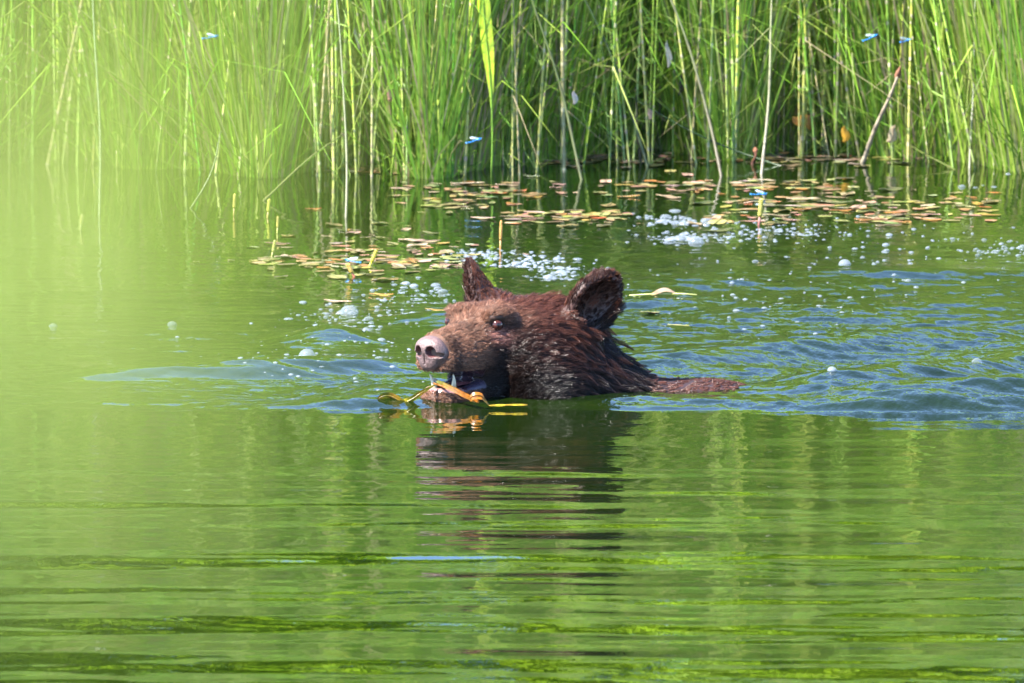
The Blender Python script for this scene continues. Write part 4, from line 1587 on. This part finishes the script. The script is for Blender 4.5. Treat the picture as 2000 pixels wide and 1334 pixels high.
for (px, py, r, label) in [(682, 614, 20, 'large clear dome bubble left of the brow'), (600, 706, 17, 'large clear bubble on the swirl left of the nose'),
                           (336, 634, 10, 'lone bright bubble in the hazy water'), (104, 638, 9, 'lone bright bubble at the hazy edge'),
                           (1908, 735, 11, 'round bubble riding the wake crest at the right'), (1625, 765, 10, 'round bubble in the wake behind the back'),
                           (1650, 520, 14, 'large white bubble out on the rippled water'), (1360, 476, 19, 'large white dome bubble below the strip of leaves')]:
    p = on_water(px, py)
    rr = r * SCL
    tag(link('bubble', BUB, loc=(p.x, p.y, wz(p.x, p.y) - 0.0006), scale=(rr, rr, rr)), label, 'bubble')


# damselflies
def damselfly(px, py, y, yaw, label, pitch=0.25, z=None):
    p = at_depth(px, py, y) if z is None else z
    root = link('damselfly', None, loc=p, rot=(0, -pitch, yaw))
    blue, blk = (0.02, 0.19, 0.50), (0.02, 0.03, 0.05)
    ab = MB()
    pts, rads, cols = [], [], []
    for i in range(15):
        t = i / 14
        pts.append((-0.004 - 0.026 * t, 0, -0.001 * math.sin(t * 3)))
        rads.append(0.0013 * (1.0 + (0.25 if i > 12 else 0)))
        cols.append(blk if i % 4 == 3 else blue)
    ab.tube(pts, rads, 7, cols)
    link('abdomen', ab.data('abdomen', [M_INSECT]), root)
    th = MB()
    th.ellipsoid((0, 0, 0), (0.0050, 0.0023, 0.0026), 10, 6, blue)
    link('thorax', th.data('thorax', [M_INSECT]), root)
    hd = MB()
    hd.ellipsoid((0.0062, 0, 0.0003), (0.0014, 0.0026, 0.0015), 10, 6, blue)
    hd.ellipsoid((0.0066, 0.0022, 0.0005), (0.0013, 0.0012, 0.0013), 8, 5, blk)
    hd.ellipsoid((0.0066, -0.0022, 0.0005), (0.0013, 0.0012, 0.0013), 8, 5, blk)
    link('head', hd.data('head', [M_INSECT]), root)
    for s in (1, -1):
        for k in (0, 1):
            wg = MB()
            ps = [Vector((0.001 - 0.002 * k - 0.020 * t * (0.9 - 0.15 * k), s * (0.001 + 0.006 * t + 0.004 * k * t), 0.002 + 0.005 * t)) for t in (0, 0.2, 0.4, 0.6, 0.8, 1.0)]
            wg.ribbon(ps, [0.001, 0.002, 0.004, 0.005, 0.005, 0.001], (0.2, 0, 1), (0.8, 0.85, 0.9))
            link('wing', wg.data('wing', [M_WING]), root)
    lg = MB()
    for s in (1, -1):
        for k in range(3):
            lg.tube([(0.003 - 0.002 * k, 0, -0.001), (0.004 - 0.003 * k, s * 0.003, -0.003), (0.004 - 0.003 * k, s * 0.004, -0.007)], 0.0003, 4, blk)
    tag(link('legs', lg.data('legs', [M_INSECT]), root), kind='stuff')
    return tag(root, label, 'damselfly')


damselfly(1708, 70, 4.55, 0.35, 'bright blue damselfly perched high in the bed, left of its pair', 0.35)
damselfly(1774, 78, 4.6, 0.9, 'bright blue damselfly high in the bed, right of the dried leaf', 0.1)
damselfly(935, 272, 4.25, 0.3, 'blue damselfly low among the stems straight above the bear', 0.25)
damselfly(420, 71, 4.4, 0.2, 'pale looking blue damselfly in the hazy part of the bed', 0.15)
damselfly(1492, 384, 0, 0.2, 'blue damselfly resting on the leaf raft by the yellow spike', 0.0, z=on_water(1492, 386) + Vector((0, 0, 0.008)))
damselfly(680, 514, 0, 2.6, 'blue damselfly sitting on the stubby golden spike', 0.1, z=on_water(680, 532) + Vector((0, 0, 0.024)))


# ---- the weed in the bear's mouth
weed = link('water_weed', None, loc=to_world(np.array([[0.25, 0, 0.02]]))[0])
W0 = Vector(weed.location)
GOLD, ORG, YEL = (0.26, 0.15, 0.010), (0.34, 0.11, 0.008), (0.34, 0.26, 0.012)


def wp(px, py, y):
    return at_depth(px, py, y) - W0


yy = Vector(to_world(np.array([[0.262, 0.012, 0.03]]))[0]).y - 0.016


def weed_part(name, pts, widths, side, cols, sub=4, twist=0.0):
    """a wet strap leaf along a smooth path, with a midrib"""
    P = [wp(*q) for q in pts]
    Q, Wd, Cc = [], [], []
    for i in range(len(P) - 1):
        p0, p1, p2, p3 = P[max(i - 1, 0)], P[i], P[i + 1], P[min(i + 2, len(P) - 1)]
        for k in range(sub):
            t = k / sub
            Q.append(0.5 * ((2 * p1) + (p2 - p0) * t + (2 * p0 - 5 * p1 + 4 * p2 - p3) * t * t + (3 * p1 - p0 - 3 * p2 + p3) * t ** 3))
            Wd.append(widths[i] * (1 - t) + widths[i + 1] * t)
            Cc.append(lerp3(cols[i], cols[i + 1], t))
    Q.append(P[-1])
    Wd.append(widths[-1])
    Cc.append(cols[-1])
    m_ = MB()
    m_.ribbon(Q, Wd, side, Cc)
    o_ = link(name, m_.data(name, [M_WEED]), weed)
    m_ = MB()
    m_.tube(Q, [max(0.0005, w_ * 0.10) for w_ in Wd], 5, [lerp3(c_, (0.10, 0.07, 0.01), 0.5) for c_ in Cc])
    link('midrib', m_.data('midrib', [M_WEED]), o_)


GRN = (0.14, 0.15, 0.012)
weed_part('strap_leaf', ((848, 740, yy + 0.02), (858, 746, yy), (876, 754, yy - 0.012), (898, 765, yy - 0.026), (920, 776, yy - 0.036), (936, 785, yy - 0.042)),
          [0.004, 0.006, 0.008, 0.008, 0.007, 0.005], (0.3, -0.4, 0.9), [(0.12, 0.05, 0.02), GRN, GOLD, ORG, ORG, ORG])
weed_part('strap_leaf', ((846, 748, yy), (862, 753, yy - 0.008), (882, 761, yy - 0.020), (905, 773, yy - 0.034), (928, 785, yy - 0.044)),
          [0.003, 0.004, 0.005, 0.005, 0.003], (0.3, -0.4, 0.9), [ORG, ORG, (0.40, 0.17, 0.05), ORG, GOLD])
weed_part('curled_leaf', ((918, 783, yy - 0.046), (920, 776, yy - 0.050), (930, 772, yy - 0.052), (941, 774, yy - 0.050), (948, 782, yy - 0.048), (956, 792, yy - 0.046)),
          [0.006, 0.011, 0.014, 0.013, 0.007, 0.002], (0.2, -0.45, -0.85), [ORG, ORG, (0.40, 0.14, 0.01), ORG, GOLD, GOLD])
weed_part('strap_leaf', ((850, 752, yy + 0.01), (838, 759, yy - 0.004), (822, 768, yy - 0.008), (806, 779, yy - 0.008), (792, 786, yy - 0.006), (786, 789, yy)),
          [0.004, 0.007, 0.009, 0.012, 0.013, 0.004], (0.3, -0.3, 0.9), [GRN, GRN, GOLD, GRN, YEL, GOLD])
weed_part('strap_leaf', ((806, 788, yy - 0.004), (790, 787, yy - 0.004), (776, 780, yy - 0.004), (764, 774, yy), (752, 773, yy), (742, 777, yy), (735, 784, yy)),
          [0.004, 0.010, 0.013, 0.013, 0.012, 0.008, 0.002], (0.1, -0.45, 0.85), [YEL, YEL, GOLD, (0.12, 0.07, 0.008), GRN, GOLD, GOLD])
weed_part('floating_strand', ((955, 792, yy - 0.05), (975, 792, yy - 0.05), (992, 791, yy - 0.05), (1010, 791, yy - 0.05), (1030, 791, yy - 0.05)),
          [0.002, 0.006, 0.003, 0.005, 0.003], (0.0, 0.8, 0.6), [GOLD, YEL, GOLD, YEL, GOLD])
tag(weed, 'golden brown water weed trailing from the mouth onto the water', 'water weed')

# ------------------------------------------------------------------ leafy twig close to the camera, far out of focus
TW_D = 0.45


def near_pt(px, py, d):
    return CAM + ray(px, py) * d


root = near_pt(-900, 667, TW_D)
gz = -0.4 + 0.3 * (-17.2 - root.y)
twig = link('leafy_twig', None, loc=(root.x, root.y, gz))
T0 = Vector(twig.location)
mb = MB()
top = near_pt(-700, -500, TW_D)
sp = [Vector((root.x - 0.02, root.y, gz - 0.05)), Vector((root.x - 0.03, root.y, gz + 0.5)), Vector((root.x - 0.012, root.y, gz + 1.0)), root.lerp(top, 0.4), top]
mb.tube([p - T0 for p in sp], [0.006, 0.0052, 0.0042, 0.0028, 0.0016], 8, (0.14, 0.10, 0.06))
link('stem', mb.data('twig_stem', [M_BARK]), twig)
M_LEAFC = (0.175, 0.235, 0.034)
for (px, py, dd, L, W, ang, col) in [
    (70, 490, 0.45, 0.0195, 0.0130, -1.35, M_LEAFC), (340, 40, 0.48, 0.0130, 0.0055, 0.7, (0.22, 0.28, 0.05)), (-1500, 1300, 0.44, 0.014, 0.0065, -0.9, (0.10, 0.18, 0.03)),
    (-1100, 0, 0.46, 0.016, 0.007, 0.6, M_LEAFC), (-1600, 600, 0.44, 0.016, 0.008, 2.6, (0.16, 0.26, 0.04)),
]:
    c = near_pt(px, py, dd)
    att = root.lerp(top, 0.15 + 0.2 * random.random())
    ax = Vector((math.cos(ang), 0.9 * math.sin(ang), math.sin(ang)))
    sd = Vector((-math.sin(ang), 0.9 * math.cos(ang), math.cos(ang)))
    mb = MB()
    n, m = 12, 4
    vs, fs = [], []
    for i in range(n + 1):
        t = i / n
        wd = W / 2 * math.sin(math.pi * min(0.995, t * 0.98 + 0.01)) ** 0.8
        for k in range(-m, m + 1):
            q = k / m
            vs.append(c - T0 + ax * L * (t - 0.5) + sd * wd * q + Vector((0, -0.0015 * (1 - q * q) - 0.003 * (t - 0.5) ** 2, 0)))
    kk = 2 * m + 1
    for i in range(n):
        for k in range(2 * m):
            fs.append((i * kk + k, i * kk + k + 1, (i + 1) * kk + k + 1, (i + 1) * kk + k))
    mb.add(vs, fs, col)
    lf = link('leaf', mb.data('twig_leaf', [M_NEAR]), twig)
    b = c - ax * L * 0.5
    if (b - att).length > (c + ax * L * 0.5 - att).length:
        b = c + ax * L * 0.5
    pm = MB()
    pm.tube([att - T0, att.lerp(b, 0.5) - T0 + Vector((0, 0, 0.003)), b - T0], [0.0008, 0.0006, 0.0005], 5, (0.2, 0.2, 0.06))
    link('leaf_stalk', pm.data('leaf_stalk', [M_BARK]), lf)
tag(twig, 'blurred pale green leafy twig hanging close to the viewer on the left', 'twig')
